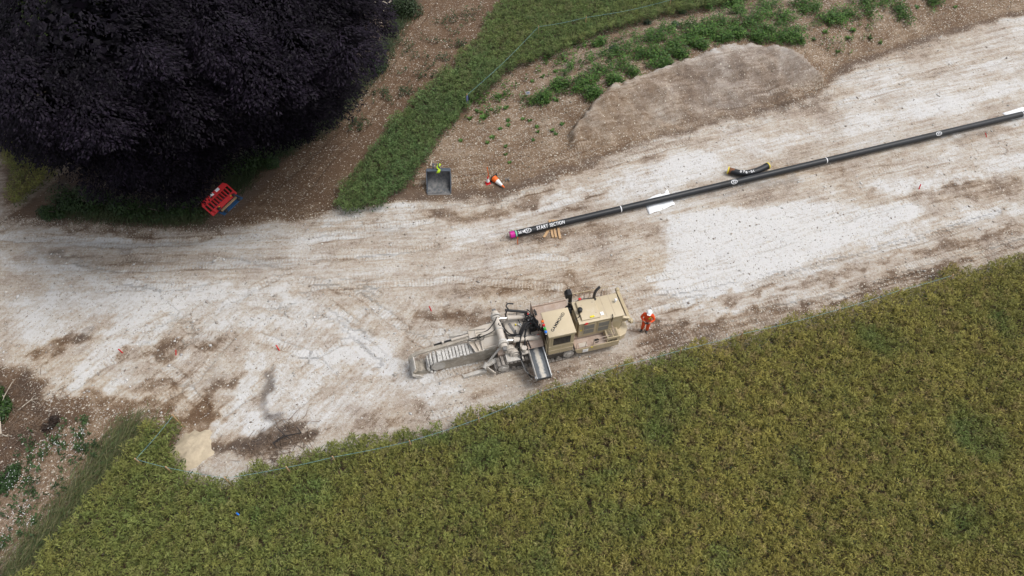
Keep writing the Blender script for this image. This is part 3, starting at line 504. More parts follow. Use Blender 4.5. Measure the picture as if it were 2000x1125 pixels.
bl = beech('copper_beech_tree', 'huge almost black copper beech filling the top left corner', tuple(G(205, 215)), [(70, 110, 9.5, 3.9), (205, 80, 11.5, 4.3), (310, 150, 10, 3.5), (170, 190, 8, 3.8), (60, 195, 6, 2.6), (290, 240, 6.5, 3.2), (185, 268, 4.4, 2.5), (320, 312, 3.6, 2.3), (250, 322, 3.0, 2.0), (385, 300, 3.2, 1.9), (370, 235, 6, 2.7), (120, 50, 11, 3.5), (-30, 120, 8, 3.4), (330, 40, 11, 3.4), (-30, 185, 5, 2.2), (350, 360, 2.2, 1.3)], CB, 11)
br_ = beech('copper_beech_tree', 'dark purple copper beech overhanging the brown track, right of the larger one', tuple(G(530, 130)), [(540, 40, 10.5, 3.9), (610, 50, 8, 3.2), (570, 135, 7.5, 3.2), (480, 120, 9.5, 3.6), (625, 125, 5.2, 2.4), (590, 200, 4.0, 2.0), (520, 212, 4.6, 2.5), (440, 30, 11, 3.6), (460, 230, 4.5, 2.4), (560, 240, 3.2, 1.5), (645, 60, 5.5, 1.8), (580, -40, 11, 3.8), (635, 0, 7, 2.3), (640, 185, 3.6, 1.5)], CB, 23)
beech('green_tree', 'yellow green tree top showing behind the copper beech at the top left edge', tuple(G(60, -10)), [(35, 12, 11.5, 1.7), (115, -4, 12.5, 1.5)], [(.05, .075, .02), (.065, .09, .025), (.035, .055, .016)], 31, dens=9)
# bare twigs on the beech
for px, z, a, L_ in ((15, 9.8, .4, 1.6), (72, 10.0, .3, .9), (115, 5.8, -.5, 1.4), (110, 8.5, -1.0, 1.0), (285, 6.0, -.6, 1.2)):
    y_ = {15: 68, 72: 186, 115: 250, 110: 90, 285: 255}[px]; p = np.array(G(px, y_, z))-np.array(bl.location); d = np.array([math.cos(a), math.sin(a), .15]); s = np.array([-d[1], d[0], .1])
    v, f = tubes_np([([p, p+d*L_*.5+s*.08, p+d*L_], [.035, .025, .008]), ([p+d*L_*.45, p+d*L_*.7+s*.35], [.018, .006]), ([p+d*L_*.6, p+d*L_*.9-s*.3], [.015, .005])], 5); link('bare_twig', npmesh('bare_twig', v, f), MDEAD, bl)
# dead branch at the top edge
def branch(name, label, pts, r, twigs, cat='branch', m_=None):
    lst = [(pts, np.linspace(r, r*.35, len(pts)))]
    for i, d in twigs: b = np.array(pts[i], float); lst.append(([b, b+np.array(d)*.5+[0, 0, .04], b+np.array(d)], [r*.6, r*.4, r*.15]))
    v, f = tubes_np(lst, 6); return tag(link(name, npmesh(name, v, f, smooth=True), m_ or MDEAD), label, cat)
def bl_pts(lst, z): return [tuple(GT(a, b)+Vector((0, 0, zz))) for (a, b), zz in zip(lst, z)]
branch('dead_branch', 'pale forked dead bough poking out at the top beside the beech', [tuple(G(715, -20, 4.2)), tuple(G(745, 3, 4.0)), tuple(G(756, 8, 3.9)), tuple(G(748, 24, 3.7))], .12, [(1, (-.9, -.5, .1)), (2, (.7, .8, .2)), (1, (.9, .6, .3))])
branch('fallen_branch', 'thin forked grey branch lying on dark soil at the left edge', bl_pts([(5, 850), (8, 815), (20, 785), (30, 770)], (.12, .35, .5, .55)), .035, [(2, (-.4, .5, .1)), (3, (.2, .5, .1)), (1, (.3, .3, 0))])
branch('fallen_branch', 'curved pale stick lying on the dark soil below the chalk', bl_pts([(36, 803), (50, 793), (63, 783), (70, 780)], (.06, .1, .1, .06)), .03, [(2, (.35, -.2, 0)), (2, (.15, .25, .05))])
branch('fallen_branch', 'short pale stick pointing right near the lower left shrub', bl_pts([(2, 848), (14, 853), (25, 852)], (.06, .07, .05)), .03, [(1, (.1, .1, 0))])
branch('brushwood', 'dark tangle of cut brush at the field edge by the wet stain', bl_pts([(535, 868), (560, 855), (590, 848)], (.15, .22, .15)), .05, [(0, (.5, .3, .2)), (1, (-.5, .4, .2)), (1, (.4, -.3, .2)), (2, (-.3, .3, .2)), (0, (.3, -.3, .1))], 'brushwood', MBARKD)
branch('white_stick', 'short white stick on the bank above the digger bucket', bl_pts([(841, 326), (844, 314)], (.08, .1)), .05, [])
tag(bush('root_clump', 'dark brown clod of roots at the top of the daisy bank', GT(104, 832), (.45, .5, .45), 900, .10, [(.030, .018, .014), (.045, .03, .022)], 'root clump'))

# ---- twig litter on the cleared soil
def litter(name, label, px, n, r):
    V = []; F = []; o = 0
    for k in range(n):
        a, b, q = px[RNG.integers(0, len(px))]; p = GT(a, b); x = p.x+RNG.normal(0, q); y = p.y+RNG.normal(0, q); z = hz(x, y)+RNG.uniform(.01, .12); t = RNG.uniform(0, 6.28); L_ = RNG.uniform(.15, .8)
        e = np.array([math.cos(t)*L_, math.sin(t)*L_, RNG.uniform(-.03, .10)]); v, f = tube_np([np.array([x, y, z]), np.array([x, y, z])+e*.5+RNG.normal(0, .03, 3), np.array([x, y, z])+e], [r, r*.8, r*.4], 4); V.append(v); F.append(f+o); o += len(v)
    return tag(link(name, npmesh(name, np.concatenate(V), np.concatenate(F)), mat('twig', (.17, .12, .085), .9, var=.5, scale=2)), label, 'twigs', kind='stuff')
litter('twig_litter', 'broken twigs strewn over the dark soil at the lower left', [(30, 830, .8), (50, 860, .7), (20, 870, .8), (70, 820, .6), (40, 780, .7), (560, 858, .5), (530, 870, .5), (580, 850, .4), (505, 880, .4)], 420, .014)
litter('root_litter', 'small dark roots and crumbs fringing the soil heap and pipe end', [(1600, 165, .5), (1530, 195, .5), (1520, 200, .3), (1000, 470, .35), (1040, 462, .3), (1300, 262, .8), (1200, 285, .6), (730, 400, .5)], 200, .010)

# ---- weeds on the bank
def rosette(n, r, size, cols, hgt):
    az = rnd(n, 0, 6.283); el = rnd(n, .1, 1.2); rad = rnd(n, .15, 1)*r; C = np.stack([np.cos(az)*rad, np.sin(az)*rad, rnd(n, .1, 1)*hgt*(1-.5*(rad/r)**2)], -1)
    U = np.stack([np.cos(az), np.sin(az), rnd(n, -.4, .5)], -1); N = unit(n)*.8+[0, 0, 1]; v, f = leaf_quads(C, N, U, rnd(n, .7, 1.3)*size, .55)
    return v, f, np.repeat(np.array(cols)[RNG.integers(0, len(cols), n)]*rnd(n, .65, 1.3)[:, None], 4, 0)
WG = [(.068, .155, .026), (.100, .190, .034), (.045, .110, .022), (.078, .135, .032)]
def weed_cover(name, label, px, n, per, r, cat='weeds', cols=WG, spread=1.0):
    V = []; F = []; C = []; o = 0; poly = [GP([(a, b)])[0] for a, b, _ in px]; rad = [q for _, _, q in px]
    for k in range(n):
        i = RNG.integers(0, len(px)); a, b, q = px[i]; p = GT(a, b); x = p.x+RNG.normal(0, q*.5); y = p.y+RNG.normal(0, q*.42); s = RNG.uniform(.5, 1.25)
        v, f, c = rosette(int(per*s), r*s*.8, .14, cols, .55*s+.08); v = v+[x, y, hz(x, y)]; V.append(v); F.append(f+o); o += len(v); C.append(c*RNG.uniform(.55, 1.25))
    return tag(link(name, npmesh(name, np.concatenate(V), np.concatenate(F), np.concatenate(C)), MBUSH), label, cat, kind='stuff')
weed_cover('weed_cover', 'thick band of bright green weeds along the top of the soil heap', [(1125, 175, .9), (1150, 160, .8), (1180, 140, .8), (1215, 125, .9), (1250, 112, .9), (1290, 108, .8), (1320, 92, .9), (1350, 80, 1.0), (1385, 70, 1.0), (1420, 62, 1.0), (1450, 52, 1.1), (1470, 40, 1.2), (1490, 62, .9), (1500, 30, 1.2), (1535, 40, 1.0), (1540, 70, .7), (1440, 25, 1.2), (1400, 45, 1.0), (1360, 55, 1.1), (1310, 60, .9), (1280, 75, 1.0), (1590, 20, .9), (1560, 15, .9), (1500, 10, 1.2), (1430, 8, 1.0), (1170, 85, .6), (1200, 100, .8), (1240, 90, .8), (1090, 170, .5), (1060, 195, .5), (1700, 20, 1.1), (1740, 12, .9), (1760, 30, .8), (1650, 30, .8), (1690, 0, 1.), (1620, 40, .7), (1480, 80, .6), (1300, 130, .5), (1820, 5, .6), (1160, 186, .5), (1200, 162, .5), (1240, 146, .5), (1280, 130, .5), (1330, 110, .5), (1370, 92, .5), (1410, 80, .5), (1440, 72, .6), (1520, 78, .6), (1560, 85, .5)], 1080, 38, .48)
weed_cover('weed_scatter', 'thin scatter of small weeds over the flinty bank', [(900, 200, .9), (940, 195, .8), (980, 190, .9), (1060, 110, 1.2), (1120, 90, 1.5), (1000, 170, .9), (960, 220, 1.0), (1040, 200, .9), (1570, 60, 1.5), (1650, 60, 1.8), (1120, 130, 1.), (880, 240, .7), (1400, 20, 1.5), (1150, 115, 1.2), (1190, 115, 1.), (1225, 75, 1.2), (1100, 150, 1.), (1640, 90, 1.2), (1700, 50, 1.5), (1090, 60+60, 1.3)], 300, 16, .26)
def one_weed(px, py, s): return [px, py, s]
wp = []
for k in range(5):
    n = 26; az = rnd(n, 0, 6.283); el = rnd(n, .0, .7); sz = rnd(n, .14, .28); U = np.stack([np.cos(az)*np.cos(el), np.sin(az)*np.cos(el), np.sin(el)], -1)
    v, f = leaf_quads(U*(sz*.48)[:, None]+[0, 0, .03], np.cross(U, np.stack([-np.sin(az), np.cos(az), 0*az], -1)), U, sz, .5); wp.append((v, f, np.repeat(np.array(WG)[RNG.integers(0, 4, n)]*rnd(n, .7, 1.25)[:, None], 4, 0)))
WM = [npmesh('leaves', *w) for w in wp]
for me in WM: me.materials.append(MBUSH)
for i, (a, b, s) in enumerate([(975, 189, 1.2), (988, 212, 1.1), (945, 230, 1.3), (918, 232, 1.0), (992, 236, .9), (1021, 233, .8), (1035, 236, .8), (1049, 248, .8), (993, 246, .8), (977, 252, .8), (961, 215, .7), (931, 217, .8), (940, 220, .7), (1080, 256, .9), (1086, 262, .8), (952, 279, .8), (988, 287, .8), (962, 269, .9), (1050, 258, .7), (1041, 274, .7), (995, 318, .7), (988, 302, .7), (918, 200, 1.0), (900, 276, .8), (1098, 243, .9), (1070, 200, 1.2), (1085, 196, 1.2), (1665, 60, 1.2), (1700, 75, 1.0), (1636, 100, .9), (1655, 75, 1.1), (1590, 78, 1.0), (1612, 62, 1.0), (1718, 85, .8), (1790, 15, 1.1), (1865, 15, .9), (1060, 150, .9), (1085, 140, .9), (1040, 160, .8), (1105, 120, .9)]):
    o = link('weed_plant', WM[i % 5]); o.location = GT(a, b); o.rotation_euler = (0, 0, i*1.7); o.scale = (s, s, s); tag(o, 'small green weed standing alone on the bare stony bank', 'weed', 'lone weeds on the stony bank')
# grey green thistles
TH_ = npmesh('leaves', *rosette(46, .26, .26, [(.085, .125, .085), (.11, .15, .10)], .3)); TH_.materials.append(MBUSH)
for i, (a, b, lab) in enumerate([(1318, 50, 'pale blue green thistle on the crest of the bank, leftmost of the row'), (1332, 25, 'pale thistle near the crop edge at the top of the bank'), (1385, 14, 'broad pale thistle close to the top edge of the picture'), (1265, 46, 'small pale thistle below the crop strip'), (1198, 97, 'pale thistle among the weeds left of the soil heap'), (1437, 8, 'pale thistle in the thick weeds at the top edge')]):
    o = link('thistle', TH_.copy()); o.location = GT(a, b); o.rotation_euler = (0, 0, i*1.1); tag(o, lab, 'thistle')
# track-side tufts
weed_cover('track_tufts', 'sparse dark weeds growing on the brown track', [(820, 150, 1.2), (860, 120, 1.0), (880, 50, 1.3), (790, 100, 1.2), (750, 190, .8), (700, 250, .8), (920, 30, 1.0), (800, 180, .8), (850, 80, 1.3), (900, 90, .8)], 150, 14, .28, cols=[(.04, .065, .024), (.055, .08, .032)])
# daisies
def daisy(px, py, s, lab):
    root = empty('daisy_clump', GT(px, py)); tag(root, lab, 'daisy clump', 'daisy clumps on the lower left bank')
    v, f, c = rosette(60, .30*s, .11, [(.030, .068, .018), (.045, .09, .024)], .30); link('leaves', npmesh('leaves', v, f, c), MBUSH, root)
    n = int(30*s); az = rnd(n, 0, 6.283); r = np.sqrt(rnd(n))*.50*s; C = np.stack([np.cos(az)*r*.7, np.sin(az)*r*1.2, rnd(n, .28, .42)], -1); N = unit(n)*.3+[0, 0, 1]; N /= np.linalg.norm(N, axis=1, keepdims=True)
    v, f = leaf_quads(C, N, np.cross(N, unit(n)), rnd(n, .035, .055), 1.0); tag(link('flowers', npmesh('flowers', v, f, np.full((len(v), 3), .66)), MBUSH, root), kind='stuff')
for a, b, s, lab in ((108, 860, 1.0, 'daisy clump just below the dark clod of roots'), (126, 872, .8, 'small daisy clump right of the one below the root clod'), (161, 852, .6, 'sparse daisy tuft at the upper right of the daisy bank'), (160, 872, 1.1, 'tall daisy clump nearest the field corner'), (86, 890, 1.2, 'long daisy clump in the middle of the daisy bank'), (27, 945, .9, 'daisy clump beside the low bramble at the left edge'), (55, 940, .8, 'daisy clump right of the bramble'), (45, 1012, 1.2, 'largest daisy clump, halfway down the lower left bank'), (8, 1060, .9, 'lowest daisy clump at the left edge of the picture'), (70, 1020, .5, 'tiny daisy tuft right of the largest clump')): daisy(a, b, s, lab)
weed_cover('daisy_bank_weeds', 'small weeds between the daisy clumps', [(110, 850, 1.), (160, 840, .6), (130, 890, 1.2), (60, 930, 1.2), (100, 960, 1.2), (40, 990, 1.3), (20, 1050, 1.2), (180, 880, .6), (70, 880, 1.0), (10, 960, 1.)], 110, 13, .20, cols=[(.035, .07, .02), (.05, .085, .03)])

# ---- heap of yellow sand in the field corner
def heap(name, label, px, py, rx, ry, h, m_, cat):
    c = GT(px, py); n, k = 40, 14; V = [(0, 0, h)]; F = []
    for i in range(1, k+1):
        for j in range(n):
            a = 2*math.pi*j/n; t = i/k; w = 1+.55*(float(fbm(np.array([math.cos(a)*1.5+9]), np.array([math.sin(a)*1.5+4]), 1.0, 3)[0])-.5)*2; x = math.cos(a)*rx*t*w; y = math.sin(a)*ry*t*w
            V.append((x, y, h*(1-t*t)**1.3+.05*(float(fbm(np.array([x+5]), np.array([y+2]), 3.0, 3)[0])-.5)-.09*max(0, (t-.6)/.4)+.07*(float(fbm(np.array([x+1]), np.array([y+7]), 6.0, 2)[0])-.5)))
    F = [(0, 1+j, 1+(j+1) % n) for j in range(n)]; me = bpy.data.meshes.new(name)
    F += [(1+(i-1)*n+j, 1+i*n+j, 1+i*n+(j+1) % n, 1+(i-1)*n+(j+1) % n) for i in range(1, k) for j in range(n)]
    me.from_pydata(V, [], F); [setattr(p, 'use_smooth', True) for p in me.polygons]; o = link(name, me, m_); o.location = c; return tag(o, label, cat)
heap('sand_heap', 'small heap of pale yellow sand in the corner of the field', 372, 882, 1.12, 1.05, .22, mat('yellow_sand', (.42, .352, .255), .95, var=.25, scale=3.0, dust=.3, dustcol=(.30, .24, .17), bump=.5), 'sand heap')

# ---- flints and chalk lumps
def gravel(name, label, dens_fn, n, smin, smax, cols):
    X = rnd(n*4, X0+4, X1-4); Y = rnd(n*4, 4, 50); k = (np.abs(X) < .741*(CAMH*.809+Y*.588)+2) & (rnd(n*4) < dens_fn(X, Y)); X = X[k][:n]; Y = Y[k][:n]; m = len(X)
    oc = np.array([[1, 0, 0], [-1, 0, 0], [0, 1, 0], [0, -1, 0], [0, 0, 1], [0, 0, -.6]], float); of = np.array([[0, 2, 4], [2, 1, 4], [1, 3, 4], [3, 0, 4], [2, 0, 5], [1, 2, 5], [3, 1, 5], [0, 3, 5]])
    s = (smin+(smax-smin)*rnd(m)**2.2)*.5; v = oc[None]*(s[:, None]*rnd(m, .6, 1.3)[:, None])[:, None, :]*rnd(m*6, .75, 1.25).reshape(m, 6, 1); a = rnd(m, 0, 6.28); ca, sa = np.cos(a)[:, None], np.sin(a)[:, None]
    st = rnd(m, .8, 1.7)[:, None]; x = v[:, :, 0]*st; y = v[:, :, 1]; v = np.stack([x*ca-y*sa+X[:, None], x*sa+y*ca+Y[:, None], v[:, :, 2]*.7+_samp(Z, X, Y)[:, None]+s[:, None]*.25], -1).reshape(-1, 3)
    f = (of[None]+(np.arange(m)*6)[:, None, None]).reshape(-1, 3); c = np.repeat(np.array(cols)[RNG.integers(0, len(cols), m)]*rnd(m, .75, 1.15)[:, None], 6, 0)
    return tag(link(name, npmesh(name, v, f, c), MSTONE), label, 'stones', kind='stuff')
bankd = lambda X, Y: np.clip(_samp(stones, X, Y)*.9, 0, 1)*(_samp(bk+tr, X, Y) > .3)*(1-.55*_samp(tr, X, Y))*(1-_samp(mo, X, Y)*.93)
gravel('flint_gravel', 'pale flints strewn over the bank and the dirt track', bankd, 24000, .03, .12, [(.32, .27, .20), (.38, .32, .24), (.26, .21, .16), (.44, .39, .31), (.21, .17, .13)])
gravel('road_gravel', 'loose chalk lumps and flints on the haul road', lambda X, Y: _samp(road, X, Y)*np.clip(.16+.8*(_samp(stones, X, Y)-.12)+.5*(fbm(X, Y, .5, 3)-.5), .02, 1)*.8, 20000, .03, .12, [(.52, .49, .45), (.40, .35, .30), (.60, .58, .55), (.28, .24, .20)])
bp_ = G(850, 735); gravel('chalk_spoil', 'chalk crumbs spilt around the trencher boom', lambda X, Y: np.exp(-(((X-bp_.x)/2.6)**2+((Y-bp_.y)/.8)**2)), 5000, .04, .17, [(.50, .48, .45), (.58, .57, .55), (.42, .39, .35)])
LFT = G(330, 640); gravel('chalk_rubble', 'broken white chalk rubble churned up over the left of the haul road', lambda X, Y: _samp(road, X, Y)*np.exp(-(((X-LFT.x)/11)**2+((Y-LFT.y)/5.5)**2))*sstep(.42, .62, fbm(X+2, Y+9, .7, 3)), 9000, .04, .17, [(.50, .48, .46), (.55, .54, .53), (.40, .36, .32)])
gravel('flower_bank_flints', 'white flints on the daisy bank', lambda X, Y: (psd(X, Y, FLOWER) > -.3)*.8, 2600, .04, .12, [(.45, .40, .33), (.55, .50, .43), (.30, .25, .2)])

# ================================================================== BUILT THINGS
class MB:
    def __init__(s): s.v = []; s.f = []
    def add(s, v, f):
        o = len(s.v); s.v += [tuple(p) for p in v]; s.f += [tuple(i+o for i in q) for q in f]; return s
    def box(s, a, b):
        x0, y0, z0 = (min(a[i], b[i]) for i in range(3)); x1, y1, z1 = (max(a[i], b[i]) for i in range(3))
        return s.add([(x0, y0, z0), (x1, y0, z0), (x1, y1, z0), (x0, y1, z0), (x0, y0, z1), (x1, y0, z1), (x1, y1, z1), (x0, y1, z1)],
                     [(3, 2, 1, 0), (4, 5, 6, 7), (0, 1, 5, 4), (1, 2, 6, 5), (2, 3, 7, 6), (3, 0, 4, 7)])
    def bar(s, p, q, w, h, up=(0, 0, 1)):
        p = Vector(p); q = Vector(q); d = (q-p).normalized(); a = d.cross(Vector(up)); a = a.normalized() if a.length > 1e-4 else Vector((1, 0, 0)); b = a.cross(d).normalized(); a *= w/2; b *= h/2
        return s.add([p-a-b, p+a-b, p+a+b, p-a+b, q-a-b, q+a-b, q+a+b, q-a+b], [(0, 1, 2, 3), (7, 6, 5, 4), (0, 4, 5, 1), (1, 5, 6, 2), (2, 6, 7, 3), (3, 7, 4, 0)])
    def cyl(s, p, q, r, r2=None, n=16, cap=True):
        r2 = r if r2 is None else r2; p = Vector(p); q = Vector(q); d = (q-p).normalized(); a = d.orthogonal().normalized(); b = d.cross(a)
        V = [p+r*(a*math.cos(2*math.pi*i/n)+b*math.sin(2*math.pi*i/n)) for i in range(n)]+[q+r2*(a*math.cos(2*math.pi*i/n)+b*math.sin(2*math.pi*i/n)) for i in range(n)]
        F = [(i, (i+1) % n, n+(i+1) % n, n+i) for i in range(n)]
        if cap: F += [tuple(range(n-1, -1, -1)), tuple(range(n, 2*n))]
        return s.add(V, F)
    def tube(s, pts, r, n=8, smooth=4):
        pts = [Vector(p) for p in pts]
        if smooth and len(pts) > 2:       # Catmull-Rom through the points
            P = [pts[0]]+pts+[pts[-1]]; out = []
            for i in range(1, len(P)-2):
                for k in range(smooth):
                    t = k/smooth; a, b, c, d = P[i-1], P[i], P[i+1], P[i+2]
                    out.append(.5*((2*b)+(c-a)*t+(2*a-5*b+4*c-d)*t*t+(3*b-a-3*c+d)*t**3))
            pts = out+[pts[-1]]
        V = []; F = []; m = len(pts); ref = None
        for i, p in enumerate(pts):
            t = (pts[min(i+1, m-1)]-pts[max(i-1, 0)]).normalized(); a = (t.orthogonal() if ref is None else ref-t*ref.dot(t)).normalized(); ref = a; b = t.cross(a); rr = r[i*(len(r)-1)//max(m-1, 1)] if isinstance(r, (list, tuple)) else r
            V += [p+rr*(a*math.cos(2*math.pi*j/n)+b*math.sin(2*math.pi*j/n)) for j in range(n)]
        for i in range(m-1): F += [(i*n+j, i*n+(j+1) % n, (i+1)*n+(j+1) % n, (i+1)*n+j) for j in range(n)]
        F += [tuple(range(n-1, -1, -1)), tuple(range((m-1)*n, m*n))]
        return s.add(V, F)
    def prism(s, prof, axis, a, b):
        """profile extruded along an axis: 'x' takes (y,z), 'y' takes (x,z), 'z' takes (x,y)"""
        n = len(prof); mk = {'x': lambda p, t: (t, p[0], p[1]), 'y': lambda p, t: (p[0], t, p[1]), 'z': lambda p, t: (p[0], p[1], t)}[axis]
        return s.add([mk(p, a) for p in prof]+[mk(p, b) for p in prof], [tuple(range(n-1, -1, -1)), tuple(range(n, 2*n))]+[(i, (i+1) % n, n+(i+1) % n, n+i) for i in range(n)])
    def shell(s, prof, axis, a, b, t):
        """open strip of sheet metal with thickness t"""
        P = [Vector((p[0], p[1])) for p in prof]; O = []
        for i, p in enumerate(P):
            d = (P[min(i+1, len(P)-1)]-P[max(i-1, 0)]).normalized(); O.append((p.x-d.y*t, p.y+d.x*t))
        return s.prism([tuple(p) for p in P]+O[::-1], axis, a, b)
    def ball(s, c, r, n=12, m=8, sz=(1, 1, 1)):
        V = []; F = []
        for i in range(m+1):
            th = math.pi*i/m
            for j in range(n): V.append((c[0]+r*sz[0]*math.sin(th)*math.cos(2*math.pi*j/n), c[1]+r*sz[1]*math.sin(th)*math.sin(2*math.pi*j/n), c[2]+r*sz[2]*math.cos(th)))
        for i in range(m): F += [(i*n+j, (i+1)*n+j, (i+1)*n+(j+1) % n, i*n+(j+1) % n) for j in range(n)]
        return s.add(V, F)
    def mesh(s, name, smooth=None):
        me = bpy.data.meshes.new(name); me.from_pydata(s.v, [], s.f); bm = bmesh.new(); bm.from_mesh(me); bmesh.ops.remove_doubles(bm, verts=bm.verts, dist=1e-5); bmesh.ops.recalc_face_normals(bm, faces=bm.faces)
        if smooth:
            for f in bm.faces: f.smooth = True
            for e in bm.edges:
                if len(e.link_faces) == 2 and e.calc_face_angle(0) > smooth: e.smooth = False
        bm.to_mesh(me); bm.free(); return me
    def build(s, name, mat_, parent=None, bevel=0.0, smooth=.6):
        o = link(name, s.mesh(name, smooth), mat_, parent)
        if bevel > 0:
            md = o.modifiers.new('Bevel', 'BEVEL'); md.width = bevel; md.segments = 2; md.limit_method = 'ANGLE'; md.angle_limit = .6
        return o
def rough_mesh(mb, name, mat_, parent, amt, cuts=2, seed=0):
    """caked surface: subdivided and knocked about"""
    me = mb.mesh(name); bm = bmesh.new(); bm.from_mesh(me); bmesh.ops.subdivide_edges(bm, edges=bm.edges, cuts=cuts, use_grid_fill=True); rg = random.Random(seed)
    for v in bm.verts: v.co += Vector((rg.uniform(-amt, amt), rg.uniform(-amt, amt), rg.uniform(-amt, amt)))
    bm.to_mesh(me); bm.free(); return link(name, me, mat_, parent)
def text_mesh(txt, size, thick=.0, spacing=1.0, shear=0.0):
    cu = bpy.data.curves.new('lettering', 'FONT'); cu.body = txt; cu.size = size; cu.align_x = 'CENTER'; cu.align_y = 'CENTER'; cu.offset = thick; cu.space_character = spacing; cu.shear = shear; cu.resolution_u = 3; cu.fill_mode = 'FRONT'
    o = bpy.data.objects.new('lettering', cu); COL.objects.link(o); dg = bpy.context.evaluated_depsgraph_get(); me = bpy.data.meshes.new_from_object(o.evaluated_get(dg)); bpy.data.objects.remove(o); bpy.data.curves.remove(cu); me.name = 'lettering'; return me

# ---- paints
M_BEIGE = mat('beige_paint', (.42, .34, .21), .5, var=.10, scale=1.3, dust=.34, dustcol=(.50, .44, .35))
M_BEIGE_L = mat('beige_lid', (.49, .41, .28), .5, var=.08, scale=1.0, dust=.30, dustcol=(.58, .52, .42))
M_DUSTY = mat('dusty_beige', (.46, .40, .32), .75, var=.16, scale=2.0, dust=.75, dustcol=(.50, .455, .40), bump=.25)
M_PINK = mat('dusty_deck', (.36, .265, .205), .8, var=.18, scale=1.6, dust=.55, dustcol=(.47, .39, .33))
M_CAKED = mat('chalk_caked_steel', (.42, .39, .345), .95, var=.28, scale=2.4, dust=.55, dustcol=(.54, .525, .495), bump=.9); M_CHAIN = mat('chalk_packed_chain', (.52, .505, .475), .95, var=.2, scale=4, dust=.3, dustcol=(.34, .31, .27), bump=.9)
M_CAKED2 = mat('chalk_caked_bar', (.32, .285, .235), .95, var=.30, scale=2.0, dust=.42, dustcol=(.52, .48, .42), bump=.9)
M_TRACK = mat('caked_track', (.24, .215, .19), .9, var=.3, scale=3.0, dust=.45, dustcol=(.46, .43, .39), bump=.5); M_TFRAME = mat('track_frame', (.10, .088, .075), .9, var=.3, dust=.2)
M_BLACK = mat('black_rubber', (.014, .014, .015), .45, var=.3, scale=5, dust=.12, dustcol=(.16, .15, .14))
M_DKSTEEL = mat('dark_steel', (.045, .043, .042), .5, .4, var=.3, scale=4, dust=.2, dustcol=(.3, .28, .25))
M_CHROME = mat('chrome', (.80, .80, .80), .18, 1.0, var=.05)
M_GLASS, _n, _l, _b = newmat('dark_glass'); _b.inputs['Base Color'].default_value = (.010, .011, .012, 1); _b.inputs['Roughness'].default_value = .08; _b.inputs['Specular IOR Level'].default_value = .6
M_MESH = mat('mesh_screen', (.20, .19, .165), .6, .1, var=.2, scale=9)
M_SLOT = mat('vent_dark', (.020, .018, .016), .8, var=.2)
M_WHITE = mat('white_paint', (.74, .74, .73), .45, var=.06, dust=.15)
M_RED = mat('red_plastic', (.55, .018, .022), .42, var=.12, scale=3, dust=.14, dustcol=(.42, .16, .13)); M_ORANGE = mat('orange_plastic', (.72, .13, .012), .45, var=.12, dust=.15, dustcol=(.5, .3, .2)); M_GREEN = mat('green_plastic', (.03, .36, .05), .35, var=.1); M_BLUE = mat('blue_plastic', (.02, .17, .62), .35, var=.1)
M_YELLOW = mat('yellow_sticker', (.72, .60, .02), .5, var=.08); M_CABLE = mat('grey_cable', (.16, .155, .15), .5, var=.2)

# ---- the trencher, in its own frame: x along the body towards the engine, y away from the camera, z up
TR_A = math.radians(14.0); TR_O = G(969, 732); ey_ = Vector((-math.sin(TR_A), math.cos(TR_A), 0)); TR_O = TR_O+ey_*1.25; TR_O.z = .0
TR = empty('tracked_trencher', TR_O, TR_A)
tag(TR, 'beige tracked trencher with a long chalk caked digging boom and black roof lettering', 'trencher')
def part(mb, name, m, parent=TR, bevel=.012, smooth=.6): return mb.build(name, m, parent, bevel, smooth)

# crawler tracks
def crawler(y0, y1):
    yc = (y0+y1)/2; xa, xb, r, zc = .38, 3.58, .36, .40
    fr = part(MB().box((xa, y0+.10, .22), (xb, y1-.10, .58)), 'crawler_track', M_TFRAME)
    for x in (xa, xb): part(MB().cyl((x, y0+.02, zc), (x, y1-.02, zc), .27, n=24).cyl((x, y0-.015, zc), (x, y0+.04, zc), .13, n=16), 'idler_wheel', M_CAKED, fr)
    for k in range(5): part(MB().cyl((xa+.5+k*.55, y0+.04, .18), (xa+.5+k*.55, y1-.04, .18), .11, n=14), 'track_roller', M_TRACK, fr, 0)
    shoe = MB().box((-.080, y0-yc, -.022), (.075, y1-yc, .022)).box((-.07, y0-yc, .02), (-.03, y1-yc, .085)).mesh('track_shoe'); shoe.materials.append(M_TRACK)
    L1 = xb-xa; per = 2*L1+2*math.pi*r; n = int(per/.185)
    for i in range(n):
        s = per*i/n
        if s < L1: p = (xa+s, zc+r, 0.)
        elif s < L1+math.pi*r: a = (s-L1)/r; p = (xb+r*math.sin(a), zc+r*math.cos(a), a)
        elif s < 2*L1+math.pi*r: p = (xb-(s-L1-math.pi*r), zc-r, math.pi)
        else: a = (s-2*L1-math.pi*r)/r; p = (xa-r*math.sin(a), zc-r*math.cos(a), math.pi+a)
        o = link('track_shoe', shoe, None, fr); o.location = (p[0], yc, p[1]); o.rotation_euler = (0, p[2], 0)
crawler(-1.25, -.78); crawler(.78, 1.25)
# chassis and decks
part(MB().prism([(.25, .55), (6.1, .45), (6.3, .7), (6.3, 1.0), (.9, 1.02), (.25, .9)], 'y', -.74, .74), 'chassis', M_PINK)
part(MB().box((2.35, .02, 1.02), (4.10, 1.27, 1.30)).box((2.35, 1.22, 1.30), (4.10, 1.27, 1.36)), 'far_deck', M_PINK)
part(MB().prism([(2.29, 1.10), (2.345, 1.10), (2.345, 1.62), (2.29, 1.85)], 'y', .05, 1.22), 'splash_guard', M_PINK)
